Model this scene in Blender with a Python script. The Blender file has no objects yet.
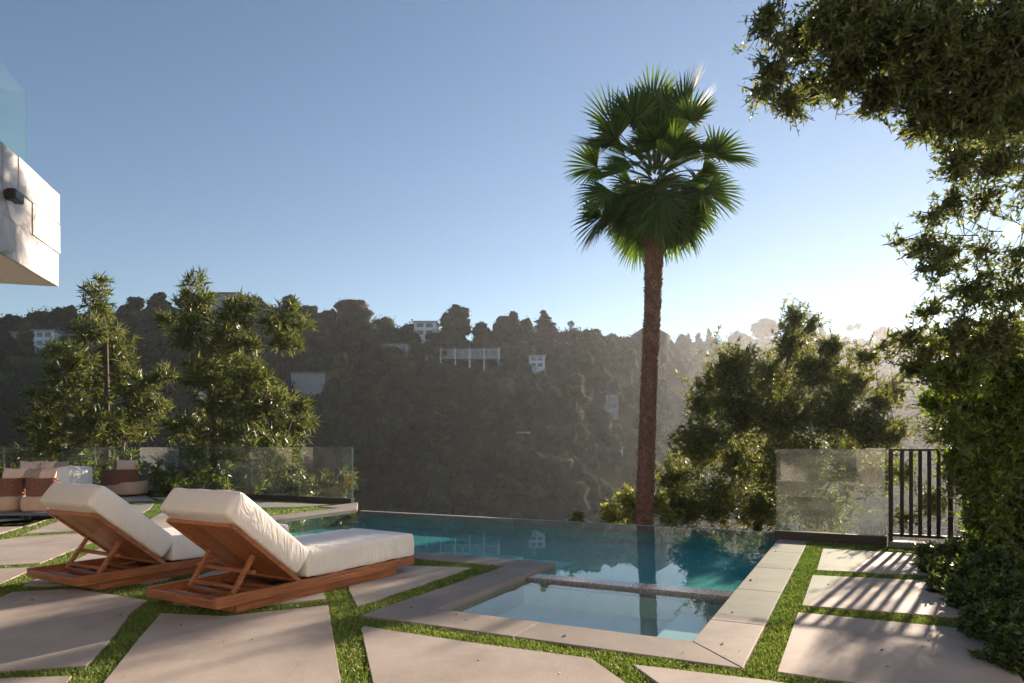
import bpy, math, random
import numpy as np
from mathutils import Vector, Matrix
from mathutils.geometry import tessellate_polygon

random.seed(7); rng = np.random.default_rng(7)
R = math.radians
scene = bpy.context.scene
col = scene.collection
F = 683.0; H = 1.25; CX = 512.0; HY = 447.0

# ---------------------------------------------------------------- camera
cam_d = bpy.data.cameras.new('camera'); cam = bpy.data.objects.new('camera', cam_d); col.objects.link(cam)
cam.location = (0, 0, H); cam.rotation_euler = (R(90), 0, 0)
cam_d.sensor_width = 36; cam_d.lens = 36 * F / 1024; cam_d.shift_y = (HY - 341.5) / 1024
cam_d.clip_start = 0.05; cam_d.clip_end = 6000
scene.camera = cam

# ---------------------------------------------------------------- light
SUN_AZ, SUN_EL = R(36.2), R(14.3)
sv = Vector((math.sin(SUN_AZ) * math.cos(SUN_EL), math.cos(SUN_AZ) * math.cos(SUN_EL), math.sin(SUN_EL)))
world = bpy.data.worlds.new('World'); scene.world = world; world.use_nodes = True
wn = world.node_tree; bg = wn.nodes['Background']
sky = wn.nodes.new('ShaderNodeTexSky'); sky.sky_type = 'NISHITA'; sky.sun_disc = False
sky.sun_elevation = SUN_EL; sky.sun_rotation = SUN_AZ; sky.dust_density = 0.0; sky.air_density = 1.0; sky.ozone_density = 2.2
sky.altitude = 200
# the sun's own disc in the sky
g_ = wn.nodes.new('ShaderNodeTexCoord'); dp = wn.nodes.new('ShaderNodeVectorMath'); dp.operation = 'DOT_PRODUCT'; dp.inputs[1].default_value = tuple(sv)
mr_ = wn.nodes.new('ShaderNodeMapRange'); mr_.interpolation_type = 'SMOOTHSTEP'; mr_.inputs[1].default_value = math.cos(R(.5)); mr_.inputs[2].default_value = math.cos(R(.2)); mr_.inputs[3].default_value = 0; mr_.inputs[4].default_value = 1
ds = wn.nodes.new('ShaderNodeMix'); ds.data_type = 'RGBA'; ds.inputs[7].default_value = (900, 640, 420, 1)
wn.links.new(g_.outputs['Generated'], dp.inputs[0]); wn.links.new(dp.outputs['Value'], mr_.inputs[0]); wn.links.new(mr_.outputs[0], ds.inputs[0]); wn.links.new(sky.outputs[0], ds.inputs[6])
wn.links.new(ds.outputs[2], bg.inputs[0]); bg.inputs[1].default_value = 0.047
sl = bpy.data.lights.new('sun', 'SUN'); sl.energy = 5.0; sl.angle = R(0.53); sl.color = (1.0, 0.80, 0.62)
so = bpy.data.objects.new('sun', sl); col.objects.link(so); so.rotation_euler = sv.to_track_quat('Z', 'Y').to_euler()
vs = scene.view_settings; vs.view_transform = 'Standard'; vs.look = 'None'; vs.gamma = 1; vs.use_curve_mapping = False
vs.exposure = 1.6
HAZE_DENS = 0.00019
scene.cycles.use_denoising = True
scene.cycles.max_bounces = 8; scene.cycles.transparent_max_bounces = 16; scene.cycles.volume_bounces = 1

# ---------------------------------------------------------------- helpers
def at(px, py, z=0.0):
    Y = F * (H - z) / (py - HY)
    return ((px - CX) / F * Y, Y, z)
def atY(px, py, Y):
    return Vector(((px - CX) / F * Y, Y, H + (HY - py) / F * Y))
def tag(o, label=None, cat=None, group=None, kind=None):
    if label: o['label'] = label
    if cat: o['category'] = cat
    if group: o['group'] = group
    if kind: o['kind'] = kind
    return o
def empty(name, loc, label=None, cat=None, group=None):
    o = bpy.data.objects.new(name, None); col.objects.link(o); o.location = loc; o.empty_display_size = .2
    return tag(o, label, cat, group)
def rootloc(o):
    while o.parent: o = o.parent
    return o.location
def mesh_np(name, V, faces_idx, nper, mat, parent=None, world=True, smooth=False, origin=None):
    """fast mesh: faces_idx flat array, every face nper corners"""
    V = np.asarray(V, dtype=np.float64).reshape(-1, 3)
    off = None
    if parent is not None and world: off = rootloc(parent)
    elif origin is not None: off = origin
    if off is not None: V = V - np.array(tuple(off))
    me = bpy.data.meshes.new(name)
    n = len(faces_idx) // nper
    me.vertices.add(len(V)); me.vertices.foreach_set('co', V.astype(np.float32).ravel())
    me.loops.add(len(faces_idx)); me.loops.foreach_set('vertex_index', np.asarray(faces_idx, dtype=np.int32))
    me.polygons.add(n); me.polygons.foreach_set('loop_start', np.arange(0, n * nper, nper, dtype=np.int32))
    if smooth: me.polygons.foreach_set('use_smooth', np.ones(n, dtype=bool))
    me.update(calc_edges=True); me.validate()
    o = bpy.data.objects.new(name, me); col.objects.link(o); me.materials.append(mat)
    if parent is not None: o.parent = parent
    elif origin is not None: o.location = tuple(origin)
    return o
class MB:
    def __init__(s): s.v = []; s.f = []
    def add(s, V, Fc):
        b = len(s.v); s.v += [tuple(p) for p in V]; s.f += [tuple(b + i for i in f) for f in Fc]; return s
    def box(s, x0, x1, y0, y1, z0, z1, M=None):
        V = [(x, y, z) for z in (z0, z1) for y in (y0, y1) for x in (x0, x1)]
        if M is not None: V = [tuple(M @ Vector(p)) for p in V]
        return s.add(V, [(0, 2, 3, 1), (4, 5, 7, 6), (0, 1, 5, 4), (2, 6, 7, 3), (0, 4, 6, 2), (1, 3, 7, 5)])
    def prism(s, poly, z0, z1):
        n = len(poly)
        a = sum(poly[i][0] * poly[(i + 1) % n][1] - poly[(i + 1) % n][0] * poly[i][1] for i in range(n))
        if a < 0: poly = poly[::-1]
        V = [(p[0], p[1], z0) for p in poly] + [(p[0], p[1], z1) for p in poly]
        Fc = [tuple(range(n - 1, -1, -1)), tuple(range(n, 2 * n))] + [(i, (i + 1) % n, n + (i + 1) % n, n + i) for i in range(n)]
        return s.add(V, Fc)
    def tube(s, pts, radii, k=8, caps=True):
        pts = [Vector(p) for p in pts]; n = len(pts); V = []
        for i, p in enumerate(pts):
            t = (pts[min(i + 1, n - 1)] - pts[max(i - 1, 0)]).normalized()
            a = t.orthogonal().normalized() if abs(t.z) > .9 else t.cross(Vector((0, 0, 1))).normalized()
            if abs(t.z) > .9: a = Vector((0, 1, 0)).cross(t).normalized()
            b = t.cross(a); r = radii[i] if hasattr(radii, '__len__') else radii
            V += [p + r * (math.cos(2 * math.pi * j / k) * a + math.sin(2 * math.pi * j / k) * b) for j in range(k)]
        Fc = [(i * k + j, i * k + (j + 1) % k, (i + 1) * k + (j + 1) % k, (i + 1) * k + j) for i in range(n - 1) for j in range(k)]
        if caps: Fc += [tuple(range(k - 1, -1, -1)), tuple(range((n - 1) * k, n * k))]
        return s.add(V, Fc)
    def build(s, name, mat, parent=None, world=True, smooth=False, bevel=0, origin=None, segs=2):
        V = s.v
        off = None
        if parent is not None and world: off = rootloc(parent)
        elif origin is not None: off = Vector(origin)
        if off is not None: V = [(p[0] - off[0], p[1] - off[1], p[2] - off[2]) for p in V]
        me = bpy.data.meshes.new(name); me.from_pydata(V, [], s.f); me.update()
        if smooth: me.polygons.foreach_set('use_smooth', [True] * len(me.polygons))
        o = bpy.data.objects.new(name, me); col.objects.link(o); me.materials.append(mat)
        if parent is not None: o.parent = parent
        elif origin is not None: o.location = origin
        if bevel:
            m = o.modifiers.new('bevel', 'BEVEL'); m.width = bevel; m.segments = segs; m.limit_method = 'ANGLE'; m.angle_limit = R(30)
        return o
def soft_box(name, x0, x1, y0, y1, z0, z1, mat, parent, M=None, r=.05, puff=.012, n=(16, 12, 5), wrinkle=.006, seed=0):
    """rounded, slightly pillowed upholstered block in the parent's local frame"""
    nx, ny, nz = n; V = []; idx = {}; Fc = []
    hx, hy, hz = (x1 - x0) / 2, (y1 - y0) / 2, (z1 - z0) / 2; c = Vector(((x0 + x1) / 2, (y0 + y1) / 2, (z0 + z1) / 2))
    rs = random.Random(seed)
    ph = [rs.uniform(0, 6) for _ in range(6)]
    def g(t, h):                       # concentrate rows at the edges
        u = t * 2 - 1; return math.copysign(1 - (1 - abs(u)) ** 1.6, u) * h
    def vert(i, j, k):
        key = (i, j, k)
        if key in idx: return idx[key]
        p = Vector((g(i / nx, hx), g(j / ny, hy), g(k / nz, hz)))
        q = Vector((max(-hx + r, min(hx - r, p.x)), max(-hy + r, min(hy - r, p.y)), max(-hz + r, min(hz - r, p.z))))
        d = p - q
        if d.length > 1e-6: p = q + d.normalized() * r
        fx, fy, fz = 1 - (p.x / hx) ** 2, 1 - (p.y / hy) ** 2, 1 - (p.z / hz) ** 2
        fx, fy, fz = max(fx, 0), max(fy, 0), max(fz, 0)
        p.z += math.copysign(puff, p.z) * fx * fy if abs(p.z) > hz * .7 else 0
        if abs(p.y) > hy * .9: p.y += math.copysign(puff * .7, p.y) * fx * fz
        if abs(p.x) > hx * .9: p.x += math.copysign(puff * .7, p.x) * fy * fz
        w = wrinkle * (math.sin(p.x * 31 + ph[0] + 2 * math.sin(p.y * 9 + ph[1])) * math.sin(p.z * 17 + ph[2] + p.y * 13) + .6 * math.sin(p.x * 13 + p.y * 19 + ph[3]))
        p += w * Vector((p.x / hx, p.y / hy, p.z / hz)) * .6
        p += c
        if M is not None: p = M @ p
        idx[key] = len(V); V.append(tuple(p)); return idx[key]
    for i in range(nx):
        for j in range(ny):
            for k, fl in ((0, 1), (nz, 0)):
                q = [vert(i, j, k), vert(i + 1, j, k), vert(i + 1, j + 1, k), vert(i, j + 1, k)]; Fc.append(q[::-1] if fl else q)
    for i in range(nx):
        for k in range(nz):
            for j, fl in ((0, 0), (ny, 1)):
                q = [vert(i, j, k), vert(i + 1, j, k), vert(i + 1, j, k + 1), vert(i, j, k + 1)]; Fc.append(q[::-1] if fl else q)
    for j in range(ny):
        for k in range(nz):
            for i, fl in ((0, 1), (nx, 0)):
                q = [vert(i, j, k), vert(i, j + 1, k), vert(i, j + 1, k + 1), vert(i, j, k + 1)]; Fc.append(q[::-1] if fl else q)
    me = bpy.data.meshes.new(name); me.from_pydata(V, [], Fc); me.polygons.foreach_set('use_smooth', [True] * len(Fc)); me.update()
    o = bpy.data.objects.new(name, me); col.objects.link(o); me.materials.append(mat); o.parent = parent
    m = o.modifiers.new('subdivision', 'SUBSURF'); m.levels = 1; m.render_levels = 1
    return o

# ---------------------------------------------------------------- materials
def nodes_of(name):
    m = bpy.data.materials.new(name); m.use_nodes = True; nt = m.node_tree
    return m, nt, nt.nodes['Principled BSDF'], nt.nodes['Material Output']
def N(nt, t, **kw):
    n = nt.nodes.new(t)
    for k, v in kw.items():
        if k in n.inputs: n.inputs[k].default_value = v
        else: setattr(n, k, v)
    return n
def ramp(nt, src, stops):
    r = nt.nodes.new('ShaderNodeValToRGB'); nt.links.new(src, r.inputs[0]); e = r.color_ramp.elements
    while len(e) < len(stops): e.new(.5)
    for i, (p, c) in enumerate(stops): e[i].position = p; e[i].color = (*c, 1)
    return r.outputs[0]
def noise_mat(name, c0, c1, scale=8, detail=6, rough=.8, bump=.2, bscale=60, obj_rand=0, spec=.3, stretch=None, bdist=.01, c2=None):
    m, nt, p, out = nodes_of(name)
    tc = N(nt, 'ShaderNodeTexCoord'); mp = N(nt, 'ShaderNodeMapping'); nt.links.new(tc.outputs['Object'], mp.inputs[0])
    if stretch: mp.inputs['Scale'].default_value = stretch
    n1 = N(nt, 'ShaderNodeTexNoise', Scale=scale, Detail=detail, Roughness=.6); nt.links.new(mp.outputs[0], n1.inputs['Vector'])
    stops = [(.3, c0), (.7, c1)] if c2 is None else [(.28, c0), (.5, c1), (.72, c2)]
    c = ramp(nt, n1.outputs[0], stops)
    if obj_rand:
        oi = N(nt, 'ShaderNodeObjectInfo'); hv = N(nt, 'ShaderNodeHueSaturation')
        mr = N(nt, 'ShaderNodeMapRange'); mr.inputs[3].default_value = 1 - obj_rand; mr.inputs[4].default_value = 1 + obj_rand
        nt.links.new(oi.outputs['Random'], mr.inputs[0]); nt.links.new(mr.outputs[0], hv.inputs['Value']); nt.links.new(c, hv.inputs['Color']); c = hv.outputs[0]
    nt.links.new(c, p.inputs['Base Color']); p.inputs['Roughness'].default_value = rough; p.inputs['Specular IOR Level'].default_value = spec
    if bump:
        n2 = N(nt, 'ShaderNodeTexNoise', Scale=bscale, Detail=4); nt.links.new(mp.outputs[0], n2.inputs['Vector'])
        b = N(nt, 'ShaderNodeBump', Strength=bump, Distance=bdist); nt.links.new(n2.outputs[0], b.inputs['Height']); nt.links.new(b.outputs[0], p.inputs['Normal'])
    return m
def leaf_mat(name, c0, c1, c2, trans=.35, rough=.45, spec=.4, hue_obj=0, mass=0):
    m, nt, p, out = nodes_of(name)
    g = N(nt, 'ShaderNodeNewGeometry')
    src = g.outputs['Random Per Island']
    if mass:
        tcm = N(nt, 'ShaderNodeNewGeometry'); nm = N(nt, 'ShaderNodeTexNoise', Scale=mass, Detail=8, Roughness=.74); nt.links.new(tcm.outputs['Position'], nm.inputs['Vector'])
        ad = N(nt, 'ShaderNodeMath', operation='MULTIPLY_ADD'); ad.inputs[1].default_value = .3; nt.links.new(src, ad.inputs[0])
        sb = N(nt, 'ShaderNodeMapRange'); sb.inputs[1].default_value = .38; sb.inputs[2].default_value = .66; sb.inputs[4].default_value = .8; nt.links.new(nm.outputs[0], sb.inputs[0]); nt.links.new(sb.outputs[0], ad.inputs[2]); src = ad.outputs[0]
        bp = N(nt, 'ShaderNodeBump', Strength=1.0, Distance=1.2); nt.links.new(nm.outputs[0], bp.inputs['Height']); nt.links.new(bp.outputs[0], p.inputs['Normal'])
    c = ramp(nt, src, [(.0, c0), (.55, c1), (1.0, c2)])
    if hue_obj:
        oi = N(nt, 'ShaderNodeObjectInfo'); hv = N(nt, 'ShaderNodeHueSaturation')
        mr = N(nt, 'ShaderNodeMapRange'); mr.inputs[3].default_value = 1 - hue_obj; mr.inputs[4].default_value = 1 + hue_obj
        nt.links.new(oi.outputs['Random'], mr.inputs[0]); nt.links.new(mr.outputs[0], hv.inputs['Value']); nt.links.new(c, hv.inputs['Color']); c = hv.outputs[0]
    p.inputs['Roughness'].default_value = rough; p.inputs['Specular IOR Level'].default_value = spec
    nt.links.new(c, p.inputs['Base Color'])
    t = N(nt, 'ShaderNodeBsdfTranslucent'); hs = N(nt, 'ShaderNodeHueSaturation', Hue=.485, Saturation=1.15, Value=1.7)
    nt.links.new(c, hs.inputs['Color']); nt.links.new(hs.outputs[0], t.inputs[0])
    mx = N(nt, 'ShaderNodeMixShader', Fac=trans); nt.links.new(p.outputs[0], mx.inputs[1]); nt.links.new(t.outputs[0], mx.inputs[2])
    nt.links.new(mx.outputs[0], out.inputs[0])
    return m
def plain(name, c, rough=.5, metal=0, spec=.5):
    m, nt, p, out = nodes_of(name)
    n1 = N(nt, 'ShaderNodeTexNoise', Scale=14, Detail=3); tc = N(nt, 'ShaderNodeTexCoord'); nt.links.new(tc.outputs['Object'], n1.inputs['Vector'])
    nt.links.new(ramp(nt, n1.outputs[0], [(.3, tuple(x * .88 for x in c)), (.7, tuple(min(1, x * 1.1) for x in c))]), p.inputs['Base Color'])
    p.inputs['Roughness'].default_value = rough; p.inputs['Metallic'].default_value = metal; p.inputs['Specular IOR Level'].default_value = spec
    return m
def two_sided_fresnel(nt, ior):
    """same reflectance from both faces of a sheet"""
    g = N(nt, 'ShaderNodeNewGeometry'); mr = N(nt, 'ShaderNodeMapRange'); mr.inputs[3].default_value = ior; mr.inputs[4].default_value = 1 / ior
    nt.links.new(g.outputs['Backfacing'], mr.inputs[0]); fr = N(nt, 'ShaderNodeFresnel'); nt.links.new(mr.outputs[0], fr.inputs['IOR']); return fr
def glass_mat(name, tint=(.86, .93, .9), dust=.04, dustc=(.75, .75, .7), refl=1.0):
    m, nt, p, out = nodes_of(name)
    nt.nodes.remove(p)
    tr = N(nt, 'ShaderNodeBsdfTransparent'); tr.inputs[0].default_value = (*tint, 1)
    gl = N(nt, 'ShaderNodeBsdfGlossy', Roughness=.0); gl.inputs[0].default_value = (refl, refl, refl, 1)
    fr = two_sided_fresnel(nt, 1.45)
    mx = N(nt, 'ShaderNodeMixShader'); nt.links.new(fr.outputs[0], mx.inputs[0]); nt.links.new(tr.outputs[0], mx.inputs[1]); nt.links.new(gl.outputs[0], mx.inputs[2])
    d1 = N(nt, 'ShaderNodeBsdfDiffuse'); d1.inputs[0].default_value = (*dustc, 1); d2 = N(nt, 'ShaderNodeBsdfTranslucent'); d2.inputs[0].default_value = (*dustc, 1)
    md = N(nt, 'ShaderNodeMixShader', Fac=.5); nt.links.new(d1.outputs[0], md.inputs[1]); nt.links.new(d2.outputs[0], md.inputs[2])
    tc = N(nt, 'ShaderNodeTexCoord'); mp = N(nt, 'ShaderNodeMapping'); mp.inputs['Scale'].default_value = (.8, .8, 3.5)
    nz = N(nt, 'ShaderNodeTexNoise', Scale=2.2, Detail=8); nt.links.new(tc.outputs['Object'], mp.inputs[0]); nt.links.new(mp.outputs[0], nz.inputs['Vector'])
    mr = N(nt, 'ShaderNodeMapRange'); mr.inputs[1].default_value = .3; mr.inputs[2].default_value = .75; mr.inputs[3].default_value = dust * .5; mr.inputs[4].default_value = dust * 1.6
    nt.links.new(nz.outputs[0], mr.inputs[0])
    m2 = N(nt, 'ShaderNodeMixShader'); nt.links.new(mr.outputs[0], m2.inputs[0]); nt.links.new(mx.outputs[0], m2.inputs[1]); nt.links.new(md.outputs[0], m2.inputs[2])
    nt.links.new(m2.outputs[0], out.inputs[0])
    return m
def wood_mat(name, c0, c1, axis_scale, rough=.42):
    m, nt, p, out = nodes_of(name)
    tc = N(nt, 'ShaderNodeTexCoord'); mp = N(nt, 'ShaderNodeMapping'); mp.inputs['Scale'].default_value = axis_scale
    nt.links.new(tc.outputs['Object'], mp.inputs[0])
    n1 = N(nt, 'ShaderNodeTexNoise', Scale=3.2, Detail=7, Roughness=.62, Distortion=.8); nt.links.new(mp.outputs[0], n1.inputs['Vector'])
    n2 = N(nt, 'ShaderNodeTexNoise', Scale=16, Detail=5); nt.links.new(mp.outputs[0], n2.inputs['Vector'])
    ad = N(nt, 'ShaderNodeMath', operation='ADD'); m2 = N(nt, 'ShaderNodeMath', operation='MULTIPLY'); m2.inputs[1].default_value = .35
    nt.links.new(n2.outputs[0], m2.inputs[0]); nt.links.new(n1.outputs[0], ad.inputs[0]); nt.links.new(m2.outputs[0], ad.inputs[1])
    g = N(nt, 'ShaderNodeNewGeometry'); a3 = N(nt, 'ShaderNodeMath', operation='MULTIPLY_ADD'); a3.inputs[1].default_value = .3
    nt.links.new(g.outputs['Random Per Island'], a3.inputs[0]); nt.links.new(ad.outputs[0], a3.inputs[2])
    nt.links.new(ramp(nt, a3.outputs[0], [(.45, c0), (.75, tuple((a + b) / 2 for a, b in zip(c0, c1))), (1.0, c1)]), p.inputs['Base Color'])
    p.inputs['Roughness'].default_value = rough; p.inputs['Specular IOR Level'].default_value = .45
    b = N(nt, 'ShaderNodeBump', Strength=.15, Distance=.004); nt.links.new(ad.outputs[0], b.inputs['Height']); nt.links.new(b.outputs[0], p.inputs['Normal'])
    return m

M = {}
def concrete(name, c0, c1, c2, rnd):
    m, nt, p, out = nodes_of(name)
    tc = N(nt, 'ShaderNodeTexCoord')
    n1 = N(nt, 'ShaderNodeTexNoise', Scale=1.6, Detail=8, Roughness=.62); nt.links.new(tc.outputs['Object'], n1.inputs['Vector'])
    n2 = N(nt, 'ShaderNodeTexNoise', Scale=260, Detail=2); nt.links.new(tc.outputs['Object'], n2.inputs['Vector'])
    n3 = N(nt, 'ShaderNodeTexVoronoi', Scale=160); nt.links.new(tc.outputs['Object'], n3.inputs['Vector'])
    c = ramp(nt, n1.outputs[0], [(.3, c0), (.5, c1), (.68, c2)])
    n4 = N(nt, 'ShaderNodeTexNoise', Scale=.7, Detail=10, Roughness=.7, Distortion=.6); nt.links.new(tc.outputs['Object'], n4.inputs['Vector'])
    st_ = ramp(nt, n4.outputs[0], [(.36, (.74, .73, .72)), (.5, (1, 1, 1))]); mz = N(nt, 'ShaderNodeMix', data_type='RGBA', blend_type='MULTIPLY'); mz.inputs[0].default_value = .75
    nt.links.new(c, mz.inputs[6]); nt.links.new(st_, mz.inputs[7]); c = mz.outputs[2]
    sp = ramp(nt, n2.outputs[0], [(.33, (.72, .72, .72)), (.5, (1, 1, 1)), (.7, (1.12, 1.12, 1.12))])
    mx = N(nt, 'ShaderNodeMix', data_type='RGBA', blend_type='MULTIPLY'); mx.inputs[0].default_value = .8
    nt.links.new(c, mx.inputs[6]); nt.links.new(sp, mx.inputs[7])
    oi = N(nt, 'ShaderNodeObjectInfo'); hv = N(nt, 'ShaderNodeHueSaturation'); mr = N(nt, 'ShaderNodeMapRange'); mr.inputs[3].default_value = 1 - rnd; mr.inputs[4].default_value = 1 + rnd
    nt.links.new(oi.outputs['Random'], mr.inputs[0]); nt.links.new(mr.outputs[0], hv.inputs['Value']); nt.links.new(mx.outputs[2], hv.inputs['Color'])
    nt.links.new(hv.outputs[0], p.inputs['Base Color']); p.inputs['Roughness'].default_value = .78; p.inputs['Specular IOR Level'].default_value = .3
    b = N(nt, 'ShaderNodeBump', Strength=.35, Distance=.003); nt.links.new(n3.outputs[0], b.inputs['Height']); nt.links.new(b.outputs[0], p.inputs['Normal'])
    return m
M['paver'] = concrete('paver concrete', (.31, .265, .23), (.37, .32, .28), (.42, .37, .325), .06)
M['coping'] = concrete('coping concrete', (.18, .158, .14), (.25, .22, .195), (.29, .255, .225), .08)
M['curb'] = noise_mat('kerb concrete', (.22, .19, .17), (.3, .26, .23), 5)
M['soil'] = noise_mat('turf soil', (.035, .05, .015), (.06, .06, .03), 20, bump=.5, bscale=90)
M['retain'] = noise_mat('retaining concrete', (.2, .18, .16), (.3, .27, .24), 2)
M['blade'] = leaf_mat('grass blade', (.06, .115, .024), (.115, .185, .045), (.25, .29, .09), trans=.35, rough=.5)
M['terrain'] = noise_mat('hillside soil and scrub', (.012, .016, .008), (.022, .026, .012), .12, c2=(.04, .036, .022), bump=0, rough=1, spec=0)
M['forest'] = leaf_mat('far foliage', (.008, .016, .010), (.024, .040, .018), (.085, .105, .04), trans=.15, rough=.9, spec=.02, mass=.16)
M['far'] = leaf_mat('far crown foliage', (.016, .026, .01), (.028, .042, .015), (.055, .068, .024), trans=.15, rough=.9, spec=.05, hue_obj=.3, mass=.3)
M['far_brown'] = leaf_mat('far russet foliage', (.04, .026, .016), (.065, .042, .026), (.1, .07, .04), trans=.15, rough=.8, spec=.1)
M['far_sunlit'] = leaf_mat('far sunlit foliage', (.05, .06, .02), (.08, .09, .03), (.14, .14, .05), trans=.3, rough=.8, spec=.1)  # paler, yellower far foliage: sunlight on the slope trees put into colour
M['bark'] = noise_mat('bark', (.05, .035, .025), (.11, .08, .055), 14, bump=.8, bscale=30, stretch=(1, 1, .25))
M['palmbark'] = noise_mat('palm bark', (.06, .03, .022), (.16, .085, .06), 22, bump=.8, bscale=50, c2=(.26, .15, .11))
M['boot'] = noise_mat('palm leaf bases', (.07, .035, .025), (.2, .11, .075), 9, bump=.5, bscale=60, c2=(.36, .22, .15))
M['frond'] = leaf_mat('palm frond', (.035, .07, .018), (.065, .12, .026), (.12, .18, .045), trans=.38, rough=.6, spec=.2)
M['frond_dry'] = leaf_mat('dry palm frond', (.12, .085, .03), (.22, .15, .05), (.32, .24, .09), trans=.35, rough=.6)
M['petiole'] = plain('palm petiole', (.07, .085, .025), .7, spec=.1)
M['leaf_left'] = leaf_mat('long narrow leaf', (.042, .062, .018), (.08, .108, .03), (.17, .19, .06), trans=.38, rough=.42, spec=.45)
M['leaf_mid'] = leaf_mat('fine leaf', (.055, .075, .022), (.105, .13, .035), (.2, .215, .07), trans=.55, rough=.5)
M['leaf_oak'] = leaf_mat('small oak leaf', (.045, .065, .022), (.085, .112, .035), (.18, .2, .06), trans=.55, rough=.42, spec=.5)
M['leaf_shrub'] = leaf_mat('yellow green shrub leaf', (.12, .15, .035), (.2, .24, .055), (.32, .34, .1), trans=.5, rough=.45)
M['leaf_bright'] = leaf_mat('bright shrub leaf', (.05, .09, .018), (.09, .145, .026), (.19, .25, .045), trans=.48, rough=.4, spec=.5)
M['leaf_dark'] = leaf_mat('dark hedge leaf', (.028, .05, .014), (.05, .085, .02), (.1, .14, .032), trans=.35, rough=.4, spec=.5)
M['leaf_dead'] = leaf_mat('fallen leaf', (.1, .05, .03), (.16, .09, .04), (.22, .15, .06), trans=.1)
M['teak'] = wood_mat('oiled teak', (.12, .034, .013), (.5, .2, .08), (1.0, 16, 16))
M['teak_x'] = wood_mat('oiled teak crosswise', (.12, .034, .013), (.46, .18, .07), (14, 1.2, 14))
M['driftwood'] = wood_mat('root wood', (.16, .07, .025), (.45, .24, .09), (6, 6, 1.5), .5)
M['black'] = plain('black powder coat', (.012, .011, .011), .45)
M['bronze'] = plain('dark bronze channel', (.028, .018, .015), .4)
M['fabric'] = noise_mat('off white outdoor canvas', (.8, .765, .72), (.86, .82, .77), 4, bump=.25, bscale=420, rough=.95, spec=.1, bdist=.002)
m = M['fabric']; nt = m.node_tree; p_ = nt.nodes['Principled BSDF']
tcf = N(nt, 'ShaderNodeTexCoord'); mpf = N(nt, 'ShaderNodeMapping'); mpf.inputs['Scale'].default_value = (1.6, .7, .5); nt.links.new(tcf.outputs['Object'], mpf.inputs[0])
nf_ = N(nt, 'ShaderNodeTexNoise', Scale=7, Detail=3, Distortion=2.2); nt.links.new(mpf.outputs[0], nf_.inputs['Vector'])
bf = N(nt, 'ShaderNodeBump', Strength=.55, Distance=.03); nt.links.new(nf_.outputs[0], bf.inputs['Height']); nt.links.new(p_.inputs['Normal'].links[0].from_socket, bf.inputs['Normal']); nt.links.new(bf.outputs[0], p_.inputs['Normal'])
M['beige'] = noise_mat('beige upholstery', (.5, .34, .24), (.6, .43, .31), 5, bump=.3, bscale=300, rough=.95, spec=.1, bdist=.003)
M['pillow'] = noise_mat('pink beige pillow', (.6, .42, .34), (.7, .52, .42), 5, bump=.3, bscale=300, rough=.95, spec=.1, bdist=.003)
M['taupe'] = noise_mat('taupe pillow', (.28, .2, .17), (.36, .27, .22), 5, bump=.3, bscale=300, rough=.95, spec=.1, bdist=.003)
M['weave'] = noise_mat('brown rope weave', (.13, .055, .035), (.26, .12, .08), 40, bump=.4, bscale=200, rough=.8)
M['slate'] = plain('slate blue platform', (.1, .11, .14), .5)
M['teal'] = plain('teal table top', (.12, .3, .32), .25)
M['stucco_white'] = noise_mat('white render', (.68, .68, .7), (.8, .8, .8), 1, bump=0)
M['stucco_grey'] = noise_mat('grey render', (.3, .3, .32), (.4, .4, .4), 1, bump=0)
M['stucco_cream'] = noise_mat('cream wall panel', (.62, .55, .45), (.72, .65, .54), 1, bump=0)
M['roof'] = plain('roof', (.14, .13, .13), .8)
M['window'] = plain('dark window glass', (.03, .04, .05), .08, spec=.8)
M['glass'] = glass_mat('clear fence glass', dust=.008)
M['glass_dusty'] = glass_mat('dusty fence glass', tint=(.88, .93, .9), dust=.025, dustc=(.8, .82, .78), refl=.8)
M['glass_edge'] = plain('polished glass edge', (.12, .2, .17), .15)
M['steel'] = plain('brushed steel', (.5, .5, .5), .35, 1)
def plaster(name, a, b):
    return noise_mat(name, a, b, 3, bump=.1, bscale=120, rough=.7)
M['pool_plaster'] = plaster('teal pool plaster', (.04, .28, .30), (.05, .33, .355))
M['spa_plaster'] = plaster('pale spa plaster', (.3, .4, .4), (.38, .48, .47))
M['spa_step'] = plaster('spa bench plaster', (.4, .52, .53), (.46, .58, .59))
M['step_plaster'] = plaster('pale step plaster', (.14, .46, .46), (.2, .52, .52))
# mosaic tile
m, nt, p, out = nodes_of('mosaic tile')
tc = N(nt, 'ShaderNodeTexCoord'); mp = N(nt, 'ShaderNodeMapping'); mp.inputs['Rotation'].default_value = (0, 0, R(26.75)); nt.links.new(tc.outputs['Object'], mp.inputs[0])
bk = N(nt, 'ShaderNodeTexBrick', Scale=26.0); bk.inputs['Color1'].default_value = (.12, .1, .115, 1); bk.inputs['Color2'].default_value = (.26, .22, .22, 1); bk.inputs['Mortar'].default_value = (.3, .27, .27, 1)
bk.inputs['Mortar Size'].default_value = .035; bk.offset = 0; bk.inputs['Brick Width'].default_value = .5; bk.inputs['Row Height'].default_value = .5
sx = N(nt, 'ShaderNodeSeparateXYZ'); cx_ = N(nt, 'ShaderNodeCombineXYZ'); ay = N(nt, 'ShaderNodeMath', operation='ADD'); nt.links.new(mp.outputs[0], sx.inputs[0]); nt.links.new(sx.outputs[0], cx_.inputs[0]); nt.links.new(sx.outputs[1], ay.inputs[0]); nt.links.new(sx.outputs[2], ay.inputs[1]); nt.links.new(ay.outputs[0], cx_.inputs[1])
nt.links.new(cx_.outputs[0], bk.inputs['Vector']); nt.links.new(bk.outputs[0], p.inputs['Base Color']); p.inputs['Roughness'].default_value = .2
M['tile'] = m
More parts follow.
